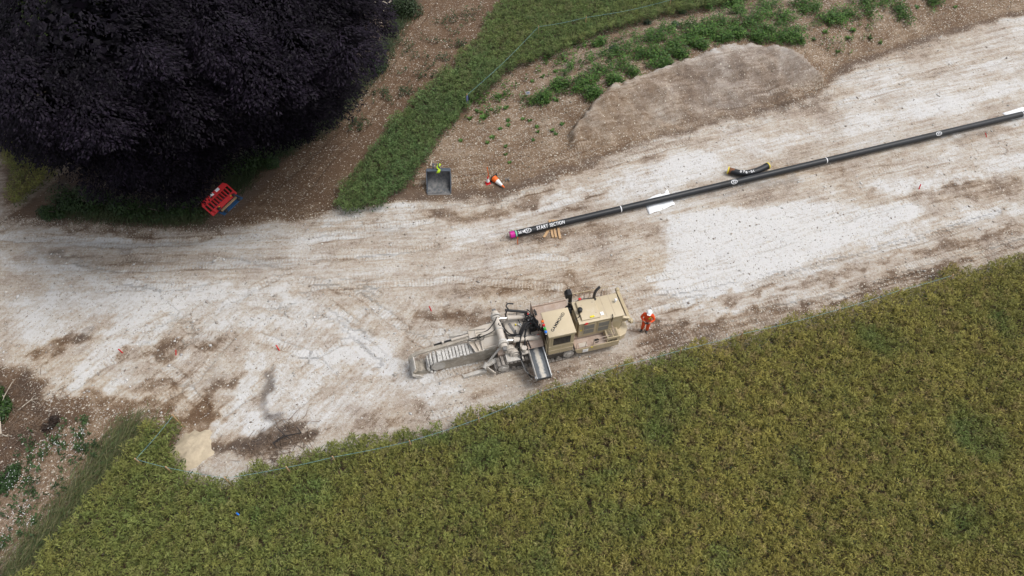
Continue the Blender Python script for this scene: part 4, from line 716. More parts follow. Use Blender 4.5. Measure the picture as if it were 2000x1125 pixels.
# walkway on the near side, toolbox grille and wing plate
wk = part(MB().box((3.86, -1.27, .78), (5.45, -.76, .84)), 'walkway', M_PINK)
part(MB().prism([(3.84, .80), (3.95, .50), (4.15, .42), (6.02, .46), (6.05, .86), (5.45, .86)], 'y', -1.32, -1.275), 'side_skirt', M_BEIGE)
for k in range(3): part(MB().box((4.22+.0*k, -1.345, .50+.085*k), (4.50, -1.322, .545+.085*k)), 'step_rung', M_WHITE, TR, .004)
part(MB().box((4.08, -1.24, .842), (4.48, -.98, .852)), 'step_plate', M_DUSTY, TR, 0)
part(MB().cyl((4.98, -1.05, .842), (4.98, -1.05, .858), .13, n=20), 'filler_cap', M_SLOT, TR, 0)
tb = part(MB().prism([(5.42, .46), (6.06, .48), (6.10, .9), (6.05, 1.18), (5.42, 1.18)], 'y', -1.27, -.72), 'grille_box', M_BEIGE, bevel=.02)
for r in range(2):
    for k in range(7): part(MB().box((5.50+.26*r, -1.22+.062*k, 1.182), (5.72+.26*r, -1.19+.062*k, 1.188)), 'vent_slot', M_SLOT, tb, 0)
for k in range(7): part(MB().box((5.50+.065*k, -1.280, .72), (5.53+.065*k, -1.271, 1.02)), 'vent_slot', M_SLOT, tb, 0)
part(MB().prism([(6.10, -1.22), (6.42, -1.10), (6.62, -.80), (6.62, -.45), (6.10, -.45)], 'z', .98, 1.02), 'wing_plate', M_BEIGE_L)
part(MB().prism([(6.10, -1.18), (6.40, -1.06), (6.58, -.80), (6.58, -.50), (6.10, -.50)], 'z', .55, .979), 'counterweight', M_BEIGE)
# handrails
hr = M_PINK
part(MB().tube([(3.92, -1.25, .84), (3.92, -1.25, 1.30), (4.38, -1.25, 1.30), (4.38, -1.25, .84)], .018, 8, 0), 'handrail', M_PINK, TR, 0)
part(MB().tube([(4.75, -1.26, 1.12), (5.42, -1.26, 1.14)], .018, 8, 0).tube([(4.75, -1.26, .84), (4.75, -1.26, 1.40), (5.45, -1.26, 1.42), (5.75, -1.24, 1.44), (5.72, -.86, 1.62), (5.70, -.80, 2.05)], .018, 8, 0), 'handrail', M_PINK, TR, 0)
for x in (4.75, 5.6): part(MB().tube([(x, .50, 1.9), (x, .62, 2.45)], .015, 6, 0), 'aerial_rod', M_DKSTEEL, TR, 0)
part(MB().tube([(4.4, 1.22, 1.1), (4.4, 1.22, 1.75), (6.2, 1.22, 1.75), (6.2, 1.22, 1.0)], .018, 8, 0).tube([(5.3, 1.22, 1.0), (5.3, 1.22, 1.75)], .018, 8, 0), 'far_handrail', M_BEIGE, TR, 0)
part(MB().box((4.35, .74, .98), (6.25, 1.24, 1.04)), 'far_walkway', M_PINK)
# engine house
eh = part(MB().prism([(4.12, 1.0), (6.24, 1.0), (6.26, 2.16), (4.10, 2.16)], 'y', -.78, .44), 'engine_house', M_BEIGE, bevel=.02)
lid = part(MB().prism([(-.82, 2.165), (-.82, 2.20), (-.74, 2.235), (.42, 2.235), (.48, 2.20), (.48, 2.165)], 'x', 4.08, 6.30), 'engine_lid', M_BEIGE_L, eh)
part(MB().prism([(-.70, 2.24), (-.70, 2.30), (-.60, 2.35), (.30, 2.35), (.38, 2.30), (.38, 2.24)], 'x', 4.25, 5.15), 'raised_hatch', M_BEIGE_L, eh, .02)
for x in (5.46, 5.86): part(MB().box((x, -.74, 2.236), (x+.012, .42, 2.242)), 'lid_seam', M_PINK, eh, 0)
for x, y in ((5.0, .15), (5.0, -.45), (4.45, .1)): part(MB().cyl((x, y, 2.35), (x, y, 2.365), .025, n=8), 'bolt', M_PINK, eh, 0)
for x in (4.30, 5.02):
    d_ = part(MB().box((x, -.80, 1.18), (x+.62, -.781, 2.02)), 'engine_door', M_BEIGE, eh, .006)
    for k in range(2): part(MB().box((x+.06, -.812, 1.26+.38*k), (x+.56, -.801, 1.58+.38*k)), 'mesh_panel', M_MESH, d_, 0)
part(MB().box((4.34, -.84, 2.10), (4.52, -.80, 2.15)).prism([(4.34, 2.15), (4.40, 2.21), (4.52, 2.20), (4.52, 2.15)], 'y', -.84, -.80), 'red_handle', M_RED, eh, 0)
part(MB().box((4.66, -.66, 2.302), (4.86, -.585, 2.375)), 'yellow_sticker', M_YELLOW, eh, 0)
part(MB().box((4.18, -.792, 1.55), (4.27, -.785, 1.62)), 'yellow_sticker', M_YELLOW, eh, 0); part(MB().box((4.62, -1.33, .74), (4.72, -1.322, .82)), 'yellow_sticker', M_YELLOW, TR, 0)
part(MB().box((5.20, -.60, 2.236), (5.36, -.42, 2.27)), 'white_plate', M_WHITE, eh, .005)
part(MB().cyl((6.10, -.02, 2.236), (6.10, -.02, 2.36), .045, n=12).ball((6.10, -.02, 2.40), .075), 'work_lamp', M_WHITE, eh, 0)
part(MB().tube([(5.72, -.70, 2.30), (5.70, -.84, 2.32), (5.68, -.86, 1.95)], .022, 8, 0), 'latch_strap', M_BLACK, eh, 0)
part(MB().box((6.262, -.70, 1.05), (6.30, .36, 2.05)), 'radiator', M_SLOT, eh, 0)
for k in range(9): part(MB().box((6.301, -.70, 1.10+.105*k), (6.33, .36, 1.13+.105*k)), 'radiator_slat', M_BEIGE, eh, 0)
# rear frame
rf = part(MB().bar((6.66, 1.08, 1.52), (6.66, -.82, 1.52), .16, .16), 'rear_frame', M_BEIGE, bevel=.02)
part(MB().cyl((6.66, -.78, 1.50), (6.80, -.78, 1.50), .13, n=18), 'frame_roller', M_BEIGE, rf); part(MB().ball((6.66, 1.06, 1.58), .12), 'frame_knuckle', M_BEIGE, rf, 0)
for y in (.95, -.62): part(MB().bar((6.1, y*.7, 1.05), (6.64, y, 1.50), .10, .12), 'frame_arm', M_BEIGE, rf)
part(MB().bar((6.25, -.66, 1.85), (6.66, -.66, 1.62), .14, .05), 'frame_bracket', M_BEIGE_L, rf)
part(MB().bar((6.46, .9, 1.60), (6.46, -.5, 1.60), .07, .07), 'frame_tube', M_PINK, rf)
for y in (.5, .15, .05, -.2): part(MB().cyl((6.745, y, 1.52), (6.79, y, 1.52), .03, n=8), 'frame_bolt', M_PINK, rf, 0)
part(MB().tube([(6.3, .42, 2.1), (6.42, .52, 1.9), (6.48, .30, 1.75), (6.42, .1, 1.8)], .03, 8), 'rear_hose', M_BLACK, rf, 0)
# cab
cb = part(MB().box((2.50, -1.34, .95), (3.70, -.06, 2.52)), 'cab', M_BEIGE, bevel=.02)
rfm = part(MB().prism([(2.44, 2.525), (3.74, 2.525), (3.74, 2.60), (3.70, 2.62), (2.48, 2.62), (2.44, 2.60)], 'y', -1.41, -.02), 'cab_roof', M_BEIGE_L, cb, .012)
wf = part(MB().box((2.62, -1.362, 1.72), (3.58, -1.341, 2.42)), 'side_window', M_BEIGE, cb, .005); part(MB().box((2.69, -1.372, 1.79), (3.51, -1.363, 2.36)), 'pane', M_GLASS, wf, 0)
wf = part(MB().box((2.478, -1.26, 1.45), (2.499, -.14, 2.42)), 'front_window', M_BEIGE, cb, .005); part(MB().box((2.468, -1.2, 1.52), (2.477, -.2, 2.36)), 'pane', M_GLASS, wf, 0)
wf = part(MB().box((3.701, -1.2, 1.75), (3.72, -.2, 2.4)), 'rear_window', M_BEIGE, cb, .005); part(MB().box((3.721, -1.14, 1.8), (3.73, -.26, 2.34)), 'pane', M_GLASS, wf, 0)
for z in (1.62, 1.28): part(MB().box((2.50, -1.358, z), (3.70, -1.341, z+.035)), 'panel_trim', M_BEIGE_L, cb, .004)
part(MB().box((3.08, -1.355, .98), (3.11, -1.341, 1.61)), 'panel_trim', M_BEIGE_L, cb, .004)
for y in (-1.30, -1.16): part(MB().tube([(2.44, y, 1.1), (2.40, y, 1.75), (2.46, y, 2.35)], .016, 6), 'grab_rail', M_BEIGE, cb, 0)
tx = text_mesh('GAMMOND', .205, .006, 1.14); tx.materials.append(M_BLACK); o = link('lettering', tx, None, cb); o.location = (3.07, -.70, 2.6235); o.rotation_euler = (0, 0, math.radians(46))
pl = part(MB().box((2.375, -1.16, 2.50), (2.435, -.42, 2.53)), 'lamp_strip', M_WHITE, cb, .004)
for y, m_ in ((-.48, M_ORANGE), (-.68, M_RED), (-.88, M_GREEN), (-1.06, M_BLUE)): part(MB().cyl((2.40, y, 2.531), (2.40, y, 2.57), .05, n=12).ball((2.40, y, 2.59), .07, 14, 8), 'signal_lamp', m_, pl, 0)
# air intake stack, exhaust, pre-cleaner
it = part(MB().cyl((3.98, .32, 1.12), (3.98, .32, 1.95), .22, n=24).cyl((3.98, .32, 1.95), (3.98, .32, 2.08), .22, .12, n=24), 'air_cleaner', M_BLACK, TR, .01)
part(MB().cyl((3.98, .36, 2.05), (3.98, .40, 2.95), .095, n=18), 'intake_pipe', M_BLACK, it, 0); part(MB().cyl((3.98, .385, 2.42), (3.98, .39, 2.47), .105, n=18), 'clamp_band', M_CHROME, it, 0); part(MB().cyl((3.98, .33, 1.62), (3.98, .33, 1.68), .23, n=20), 'clamp_band', M_CHROME, it, 0)
part(MB().prism([(-.16, 2.90), (-.16, 3.10), (-.06, 3.24), (.12, 3.24), (.16, 3.14), (.16, 2.90)], 'y', .24, .56), 'rain_hood', M_BLACK, it, .03).location = (3.86, 0, 0)
part(MB().tube([(3.98, .3, 1.3), (4.1, .05, 1.45), (4.15, -.2, 1.5)], .12, 12), 'intake_elbow', M_BLACK, it, 0)
part(MB().cyl((3.95, -.02, 1.02), (3.95, -.02, 1.5), .16, n=16), 'hydraulic_filter', M_BLACK, TR, .01)
ex = part(MB().tube([(5.18, .38, 2.15), (5.18, .40, 2.55), (5.26, .46, 2.78), (5.46, .54, 2.92)], .068, 14), 'exhaust_stack', M_DKSTEEL, TR, 0); part(MB().cyl((5.18, .38, 2.19), (5.18, .38, 2.24), .11, n=16), 'flange', M_DKSTEEL, ex, 0)
pcn = part(MB().cyl((4.28, -.22, 2.24), (4.28, -.22, 2.42), .07, n=14).cyl((4.28, -.22, 2.42), (4.28, -.22, 2.55), .12, n=18).ball((4.28, -.22, 2.55), .12, 16, 8, (1, 1, .4)), 'pre_cleaner', M_BLACK, TR, 0)
part(MB().tube([(4.28, -.3, 2.35), (4.22, -.42, 2.28), (4.0, -.5, 2.2)], .02, 6), 'hose', M_BLACK, pcn, 0)
part(MB().box((4.02, -.6, 1.05), (4.11, .4, 2.0)), 'bulkhead', M_BEIGE); part(MB().tube([(4.2, .44, 2.18), (4.6, .5, 2.24), (5.1, .46, 2.22)], .022, 6), 'bonnet_rail', M_DKSTEEL, TR, 0)
part(MB().box((4.45, .46, 2.24), (4.58, .56, 2.30)), 'red_cap', M_RED, TR, .01)
# mid deck between cab and boom
md_ = part(MB().prism([(.85, 1.15), (2.30, 1.15), (2.30, 1.28), (1.0, 1.34), (.85, 1.28)], 'y', -.42, .78), 'mid_deck', M_DUSTY)
part(MB().bar((1.08, .58, 1.352), (1.28, -.16, 1.352), .13, .02), 'deck_rail', M_CABLE, md_, 0)
part(MB().box((1.02, -.74, .75), (2.32, .74, 1.14)), 'frame_box', M_PINK)
vb = part(MB().box((1.92, -.12, 1.285), (2.28, .55, 1.62)), 'valve_block', M_DKSTEEL, TR, .02)
for k in range(6): part(MB().cyl((1.98+.05*(k % 3), .0+.09*k, 1.62), (1.96+.05*(k % 3), .0+.09*k, 1.74), .03, n=8), 'valve_cap', (M_DKSTEEL, M_RED, M_BLACK, M_WHITE, M_BLACK, M_ORANGE)[k], vb, 0)
for dx, dy, m_ in ((0, 0, M_WHITE), (.07, .05, M_WHITE), (.05, -.07, M_WHITE), (-.04, .06, M_WHITE), (.1, -.02, M_CHROME), (-.16, .06, M_YELLOW)): part(MB().cyl((1.52+dx, .33+dy, 1.30), (1.52+dx, .33+dy, 1.40), .02, n=8).ball((1.52+dx, .33+dy, 1.42), .04, 8, 6), 'grease_fitting', m_, md_, 0)
part(MB().ball((2.22, -.52, 1.50), .09, 10, 6, (1.2, .8, .6)).box((2.12, -.56, 1.30), (2.32, -.46, 1.46)), 'red_valve', M_RED, TR, 0)
part(MB().ball((2.0, .66, 1.66), .08, 10, 6).cyl((2.0, .66, 1.3), (2.0, .66, 1.6), .05, n=10), 'red_valve', M_RED, TR, 0)
# lift cylinders
for y in (-.60, .66):
    lc = part(MB().cyl((1.02, y, 1.72), (2.24, y*.98, 1.46), .115, n=20), 'lift_cylinder', M_DUSTY, TR, .01)
    part(MB().cyl((.55, y, 1.82), (1.03, y, 1.72), .052, n=16), 'piston_rod', M_CHROME, lc, 0); part(MB().cyl((1.0, y, 1.725), (1.10, y, 1.703), .135, n=20), 'cylinder_gland', M_DUSTY, lc, 0)
    part(MB().bar((2.14, y, 1.48), (2.32, y, 1.44), .18, .20), 'clevis', M_PINK, lc); part(MB().cyl((1.1, y+.10, 1.84), (2.1, y+.10, 1.62), .018, n=8), 'oil_line', M_CABLE, lc, 0)
# boom: head shaft, mast box, bar, chain, gussets
hs = part(MB().cyl((.50, -.62, 1.80), (.48, .70, 1.80), .165, n=28), 'head_shaft', M_DUSTY, TR, 0)
for y, r in ((-.74, .25), (-.62, .22), (.06, .20), (.70, .22), (.84, .24)): part(MB().cyl((.49, y-.045, 1.80), (.49, y+.045, 1.80), r, n=30), 'shaft_collar', M_CAKED, hs, .01)
for y, s_ in ((-.79, -1), (.90, 1)):
    mt = part(MB().cyl((.49, y, 1.80), (.49, y+s_*.16, 1.80), .17, n=24), 'drive_motor', M_DUSTY, hs, .015); part(MB().box((.40, y+s_*.16, 1.72), (.58, y+s_*.32, 1.90)), 'motor_block', M_CABLE, mt, .02)
bm_ = part(MB().prism([(.62, 1.45), (.55, 1.62), (-.10, 1.60), (-.98, 1.38), (-1.02, 1.22), (.30, .70), (.66, .75)], 'y', .0, .46), 'boom_mast', M_DUSTY, TR, .02)
part(MB().prism([(.55, 1.68), (-.10, 1.66), (-.92, 1.46), (-.96, 1.40), (-.05, 1.605), (.55, 1.63)], 'y', .12, .60), 'mast_plate', M_DUSTY, bm_, .01)
part(MB().prism([(.55, 1.60), (-.05, 1.57), (-.80, 1.38), (-.60, 1.10), (.5, 1.0)], 'y', .50, .57), 'mast_web', M_DUSTY, bm_, .01)
part(MB().add([(.60, -.01, 1.56), (-.42, -.01, 1.46), (-.42, -.36, 1.10), (.60, -.40, 1.14), (.60, -.01, 1.50), (-.42, -.01, 1.40), (-.42, -.36, 1.04), (.60, -.40, 1.08)], [(0, 1, 2, 3), (7, 6, 5, 4), (0, 4, 5, 1), (1, 5, 6, 2), (2, 6, 7, 3), (3, 7, 4, 0)]), 'mast_cover', M_DUSTY, bm_, .01)
part(MB().bar((.55, -.44, 1.30), (-.30, -.40, 1.12), .05, .16), 'mast_rib', M_DUSTY, bm_); part(MB().bar((.48, .06, 1.74), (-.42, .06, 1.58), .08, .14), 'mast_rib', M_DUSTY, bm_)
part(MB().bar((-.1, .34, 1.70), (-.85, .55, 1.50), .04, .08), 'mast_rib', M_DUSTY, bm_); part(MB().bar((-.62, .14, 1.55), (-.58, .56, 1.57), .03, .05), 'mast_rib', M_DUSTY, bm_)
gs = part(MB().prism([(-.99, .02), (-.96, -.06), (-.80, -.54), (-.40, -.54), (-.42, -.05), (-.42, .02)], 'z', 1.17, 1.21), 'outrigger_plate', M_DUSTY, TR, .008)
for xa, ya, xb in ((-.97, -.02, -.79), (-.70, -.02, -.60), (-.43, -.02, -.42)): part(MB().bar((xa, ya, 1.30), (xb, -.53, 1.24), .035, .14), 'outrigger_rib', M_DUSTY, gs)
part(MB().bar((-.80, -.54, 1.24), (-.40, -.54, 1.24), .03, .10), 'outrigger_lip', M_DUSTY, gs)
bar_ = rough_mesh(MB().prism([(.20, .30), (.25, 1.02), (-.8, 1.0), (-2.3, .88), (-2.68, .68), (-2.80, .42), (-2.66, .16), (-2.3, .06), (-.6, .06)], 'y', -.38, .08), 'boom_bar', M_CAKED2, TR, .012, 3, 1)
rough_mesh(MB().cyl((-2.58, -.39, .44), (-2.58, .09, .44), .34, n=22), 'nose_wheel', M_CAKED, bar_, .012, 1, 2)
path = [(.1, 1.09), (-.8, 1.07), (-2.4, .945)]; arc = [(-2.58+.50*math.cos(a), .44+.50*math.sin(a)) for a in np.linspace(math.radians(80), math.radians(270), 9)]; path = path+arc+[(-2.0, -.02), (-.6, -.02)]
rg_ = random.Random(4); acc = []; 
for i in range(len(path)-1):
    a, b = Vector(path[i]), Vector(path[i+1]); L_ = (b-a).length; k = max(1, int(L_/.15))
    for j in range(k): acc.append((a.lerp(b, j/k), (b-a).normalized()))
for i, (p, d) in enumerate(acc):
    q = p+d*.148; w = rg_.uniform(.28, .315); h = rg_.uniform(.05, .08); off = rg_.uniform(-.015, .015)
    pm = MB().bar((p.x, -.14-w+off, p.y), (p.x, -.14+w+off, p.y), .120, h, up=(-d.y, 0, d.x))
    n_ = Vector((-d.y, 0, d.x)); 
    if n_.z < 0 and p.x > -2.9: n_ = -n_
    n_ = Vector((-d.y, 0, d.x))*-1 if i > -1 else n_
    for s_ in ((-.15, .02, .16)[i % 3], (.17, -.16, .0)[i % 3]): pm.bar((p.x, -.14+s_, p.y), (p.x+n_.x*.055, -.14+s_, p.y+n_.z*.055), .06, .07)
    rough_mesh(pm, 'chain_plate', M_CHAIN, bar_, .010, 1, i)
# crumber beam and shoe over the nose
cr = part(MB().shell([(-.55, 1.36), (-1.3, 1.24), (-2.2, 1.06), (-2.9, .98), (-3.5, .86), (-3.78, .62), (-3.84, .30)], 'y', .17, .36, -.09), 'crumber_beam', M_CAKED2, TR, .01)
part(MB().bar((-.5, .44, 1.38), (-2.6, .44, 1.02), .05, .12), 'beam_rib', M_DKSTEEL, cr, 0)
part(MB().shell([(-3.62, .82), (-3.80, .60), (-3.84, .28), (-3.70, .04), (-3.45, -.01)], 'y', -.52, .20, -.05), 'crumber_shoe', M_CAKED, cr, .01)
rough_mesh(MB().prism([(-3.76, .30), (-3.78, .16), (-3.66, .0), (-3.0, -.02), (-3.05, .22), (-3.4, .42)], 'y', -.36, .18), 'packed_spoil', M_CAKED2, cr, .05, 3, 5)
part(MB().prism([(-3.80, .42), (-3.60, .02), (-3.38, -.0), (-3.52, .30)], 'y', -.58, -.53), 'shoe_cheek', M_CAKED, cr, .005)
part(MB().cyl((-.95, .34, 1.46), (-1.75, .36, 1.30), .065, n=14), 'crumber_cylinder', M_DUSTY, cr, 0); part(MB().cyl((-1.75, .36, 1.30), (-2.15, .37, 1.22), .035, n=12), 'crumber_rod', M_DKSTEEL, cr, 0)
part(MB().box((-2.22, .30, 1.10), (-2.12, .44, 1.34)), 'rod_lug', M_DUSTY, cr)
rough_mesh(MB().bar((-.85, .72, 1.05), (-1.78, .80, .95), .16, .18), 'side_auger', M_CAKED, TR, .03, 3, 8)
# near-side drive arm, skid, motor cluster
ar = part(MB().bar((.42, -.66, 1.50), (-.42, -.92, .50), .07, .11), 'support_arm', M_CAKED, TR, .015); part(MB().cyl((-.50, -1.0, .46), (-.34, -.84, .62), .10, n=14), 'arm_pin', M_CAKED, ar, 0)
part(MB().bar((-.38, -.94, .56), (.12, -.82, .62), .22, .10), 'arm_strut', M_CAKED, ar); part(MB().bar((-.40, -1.02, .50), (-.05, -1.34, .28), .05, .20), 'scraper_blade', M_DUSTY, ar)
sk = rough_mesh(MB().prism([(-1.48, .02), (-1.54, .09), (-1.36, .13), (-.55, .26), (-.40, .22), (-.42, .10), (-1.1, .0)], 'y', -1.08, -.92), 'trench_skid', M_CAKED, TR, .012, 2, 9)
for x, y, z, r in ((.80, -.62, 1.20, .24), (1.02, -.78, 1.05, .26), (1.28, -.66, 1.30, .16)): part(MB().cyl((x, y, z), (x, y-.22, z), r, n=26).cyl((x, y-.22, z), (x, y-.27, z), r*.6, n=20), 'gear_motor', M_DUSTY, TR, .012)
pb = part(MB().cyl((1.42, -1.02, 1.05), (1.42, -1.02, 1.50), .10, n=16).cyl((1.30, -1.05, 1.15), (1.62, -1.05, 1.15), .09, n=14), 'pump_body', M_DUSTY, TR, .01); part(MB().cyl((1.42, -1.02, 1.5), (1.42, -1.02, 1.56), .13, n=16), 'pump_cap', M_DUSTY, pb, 0)
part(MB().box((.55, -1.24, .88), (1.35, -.70, .95)), 'track_guard', M_CAKED)
# discharge conveyor on the near side
cv = part(MB().prism([(-.62, 1.02), (-1.02, 1.06), (-2.42, .92), (-2.46, .84), (-2.40, .78), (-.62, .86)], 'x', 1.64, 2.36), 'discharge_conveyor', M_DUSTY, TR, .01)
def belt_material():
    m, n, l, b = newmat('ribbed_belt'); b.inputs['Roughness'].default_value = .7
    tc = n.new('ShaderNodeTexCoord'); nz = n.new('ShaderNodeTexNoise'); nz.inputs['Scale'].default_value = 7; nz.inputs['Detail'].default_value = 6; l.new(tc.outputs['Object'], nz.inputs['Vector'])
    sx = n.new('ShaderNodeSeparateXYZ'); l.new(tc.outputs['Object'], sx.inputs[0]); ab = n.new('ShaderNodeMath'); ab.operation = 'SUBTRACT'; l.new(sx.outputs[0], ab.inputs[0]); ab.inputs[1].default_value = 1.99
    aa = n.new('ShaderNodeMath'); aa.operation = 'ABSOLUTE'; l.new(ab.outputs[0], aa.inputs[0]); mr = n.new('ShaderNodeMapRange'); mr.inputs['From Min'].default_value = .05; mr.inputs['From Max'].default_value = .24; l.new(aa.outputs[0], mr.inputs['Value'])
    ad = n.new('ShaderNodeMath'); l.new(mr.outputs[0], ad.inputs[0]); l.new(nz.outputs['Fac'], ad.inputs[1]); r = ramp(n, [(.55, (.54, .50, .43)), (.85, (.26, .265, .27)), (1.25, (.10, .11, .12))]); r.color_ramp.elements[-1].position = 1.0
    l.new(ad.outputs[0], r.inputs['Fac']); l.new(r.outputs[0], b.inputs['Base Color']); return m
M_BELT = belt_material()
bt = part(MB().prism([(-.70, 1.10), (-1.02, 1.13), (-2.44, .99), (-2.44, .94), (-1.02, 1.065), (-.70, 1.05)], 'x', 1.70, 2.30), 'belt', M_BELT, cv, 0)
cl_ = []
for k in range(26):
    y = -1.0-k*.055; z = 1.135-.0986*(k*.055); part(MB().bar((1.71, y+.03, z), (2.0, y-.02, z), .018, .022).bar((2.0, y-.02, z), (2.29, y+.03, z), .018, .022), 'belt_cleat', M_BELT, cv, 0)
for x in (1.63, 2.32): part(MB().prism([(-.80, 1.08), (-1.0, 1.26), (-2.46, 1.10), (-2.46, .80), (-1.0, .88)], 'x', x, x+.035), 'side_board', M_WHITE if x > 2 else M_CAKED, cv, .005)
part(MB().cyl((1.66, -2.42, .90), (2.34, -2.42, .90), .075, n=16), 'end_roller', M_DKSTEEL, cv, 0); part(MB().box((1.58, -2.44, .84), (1.70, -2.30, 1.02)), 'roller_motor', M_CHROME, cv, .01)
part(MB().shell([(-.35, 1.10), (-.42, 1.34), (-.62, 1.46), (-.86, 1.44), (-1.02, 1.32)], 'x', 1.62, 2.36, .03), 'conveyor_hood', M_PINK, TR, .005)
# hoses
hz_ = [([(2.2, .10, 1.72), (1.85, -.05, 1.98), (1.50, -.40, 1.92), (1.25, -.80, 1.60), (1.22, -1.10, 1.2), (1.28, -1.38, .75), (1.42, -1.95, .62), (1.52, -2.3, .92)], .035), ([(2.2, .16, 1.70), (1.80, -.0, 1.92), (1.46, -.33, 1.86), (1.20, -.72, 1.55), (1.17, -.98, 1.15)], .04), ([(2.2, .04, 1.70), (1.88, -.12, 1.90), (1.60, -.45, 1.80), (1.52, -.75, 1.62), (1.46, -.95, 1.52)], .035), ([(2.15, .2, 1.66), (1.7, .05, 1.85), (1.42, -.25, 1.80), (1.17, -.62, 1.45), (1.06, -.80, 1.3)], .035),
    ([(2.2, .3, 1.7), (2.0, .45, 1.85), (1.85, .62, 1.8)], .04), ([(1.7, -.1, 1.8), (1.62, -.5, 1.7), (1.7, -.85, 1.5), (1.75, -1.0, 1.30)], .03), ([(1.35, -.25, 1.5), (.95, -.05, 1.45), (.72, .35, 1.62), (.60, .45, 1.85)], .032), ([(1.3, -.3, 1.5), (.9, -.1, 1.42), (.66, .1, 1.6), (.55, .2, 1.95), (.35, .3, 1.75)], .03), ([(.62, .50, 1.95), (.72, .15, 1.70), (.78, -.35, 1.62), (.70, -.55, 1.70)], .025),
    ([(2.05, -.05, 1.55), (1.9, -.3, 1.45), (2.1, -.5, 1.5)], .03), ([(2.1, .4, 1.75), (2.25, .2, 1.9), (2.3, -.1, 1.85), (2.28, -.4, 1.7)], .035), ([(1.58, .4, 1.45), (1.5, .7, 1.6), (1.55, .85, 1.9)], .022), ([(1.3, .1, 1.42), (1.2, -.2, 1.45), (1.4, -.4, 1.42), (1.5, -.2, 1.6)], .02), ([(-.6, .3, 1.52), (-.1, .22, 1.66), (.3, .4, 1.9), (.5, .6, 2.06)], .022), ([(-.9, .12, 1.44), (-.4, .02, 1.60), (.2, .05, 1.80), (.55, .30, 2.0)], .02)]
for p_, r_ in hz_: part(MB().tube(p_, r_, 8, 5), 'hydraulic_hose', M_BLACK, TR, 0)
part(MB().tube([(1.42, -1.95, .70), (1.30, -1.7, .66), (1.22, -1.3, .85), (1.15, -1.1, 1.1)], .022, 8, 5), 'hydraulic_hose', M_CABLE, TR, 0)
ring = [(-.42+.16*math.cos(a), -.02+.16*math.sin(a), 1.62+.03*math.sin(a*2)) for a in np.linspace(0, 6.6, 20)]; part(MB().tube(ring+[(-.7, -.05, 1.46), (-1.0, .1, 1.42)], .018, 6, 2), 'coiled_hose', M_BLACK, TR, 0)
hb = part(MB().cyl((.97, .92, 2.02), (2.0, .62, 1.92), .065, n=14), 'hose_boom', M_BLACK, TR, 0); part(MB().tube([(1.15, .90, 2.04), (1.08, 1.10, 2.06), (1.2, 1.22, 2.06), (1.45, 1.16, 2.04)], .035, 8), 'boom_hook', M_BLACK, hb, 0)
part(MB().tube([(1.05, .88, 2.0), (.98, .82, 1.75), (1.02, .75, 1.6)], .035, 8), 'drop_hose', M_BLACK, hb, 0); part(MB().cyl((1.95, .63, 1.2), (1.95, .63, 1.95), .05, n=10), 'boom_post', M_DKSTEEL, hb, 0)
rnd_ = random.Random(9)
for k in range(16):
    a = Vector((2.05+rnd_.uniform(-.15, .25), rnd_.uniform(-.1, .6), 1.6+rnd_.uniform(-.05, .25))); b = a+Vector((rnd_.uniform(-.3, .3), rnd_.uniform(-.35, .35), rnd_.uniform(-.1, .2))); c = b+Vector((rnd_.uniform(-.25, .25), rnd_.uniform(-.3, .3), rnd_.uniform(-.25, .1)))
    part(MB().tube([a, b, c], rnd_.choice((.022, .03, .036)), 7, 4), 'hydraulic_hose', M_BLACK, TR, 0)

# ---- the welded pipe string
M_PIPE = mat('coated_pipe', (.016, .018, .021), .42, var=.25, scale=3, dust=.06, dustcol=(.07, .07, .075), spec=.35); M_JOINT = mat('joint_sleeve', (.010, .011, .012), .5, var=.3, dust=.1, dustcol=(.08, .08, .08))
M_CHALKINK = mat('white_marker', (.78, .79, .80), .7, var=.04); M_PINKCAP = mat('magenta_cap', (.50, .012, .26), .45, var=.12); M_MINT = mat('mint_tape', (.22, .55, .35), .5, var=.1); M_YCAP = mat('yellow_cap', (.70, .56, .05), .5, var=.08); M_RUST = mat('rusty_end', (.16, .07, .03), .8, var=.3)
PR = .185; pa = Vector((PIPE_A.x, PIPE_A.y, .28)); pb_ = Vector((PIPE_B.x, PIPE_B.y, .28)); pdir = (pb_-pa).normalized(); PL_ = (pb_-pa).length
PZ = math.atan2(pdir.y, pdir.x); pr = empty('steel_pipe', (pa.x, pa.y, 0), PZ); tag(pr, 'long black pipe across the chalk road with white handwriting and a magenta end cap', 'pipe')
def along(px, py):
    g = G(px, py, .4); return (g-pa).dot(pdir)
ZC = .28
part(MB().cyl((.05, 0, ZC), (PL_, 0, ZC), PR, n=32, cap=True), 'pipe_wall', M_PIPE, pr, 0)
part(MB().cyl((-.20, 0, ZC), (.06, 0, ZC), PR*1.03, n=32), 'end_cap', M_PINKCAP, pr, .02); part(MB().cyl((.10, 0, ZC), (.17, 0, ZC), PR*1.012, n=32, cap=False), 'tape_band', M_MINT, pr, 0)
def wrap(me, x0, tilt, m_, name='lettering'):
    """lay flat lettering on the pipe's skin, facing up and towards the field"""
    bm = bmesh.new(); bm.from_mesh(me)
    for _ in range(4):
        long_ = [e for e in bm.edges if abs(e.verts[0].co.y-e.verts[1].co.y) > .025]
        if not long_: break
        bmesh.ops.subdivide_edges(bm, edges=long_, cuts=1); bmesh.ops.triangulate(bm, faces=[f for f in bm.faces if len(f.verts) > 3])
    bm.to_mesh(me); bm.free()
    for v in me.vertices:
        a = math.radians(tilt)-v.co.y/PR; v.co = Vector((x0+v.co.x, -math.sin(a)*(PR+.006), ZC+math.cos(a)*(PR+.006)))
    me.materials.clear(); me.materials.append(m_); return link(name, me, None, pr)
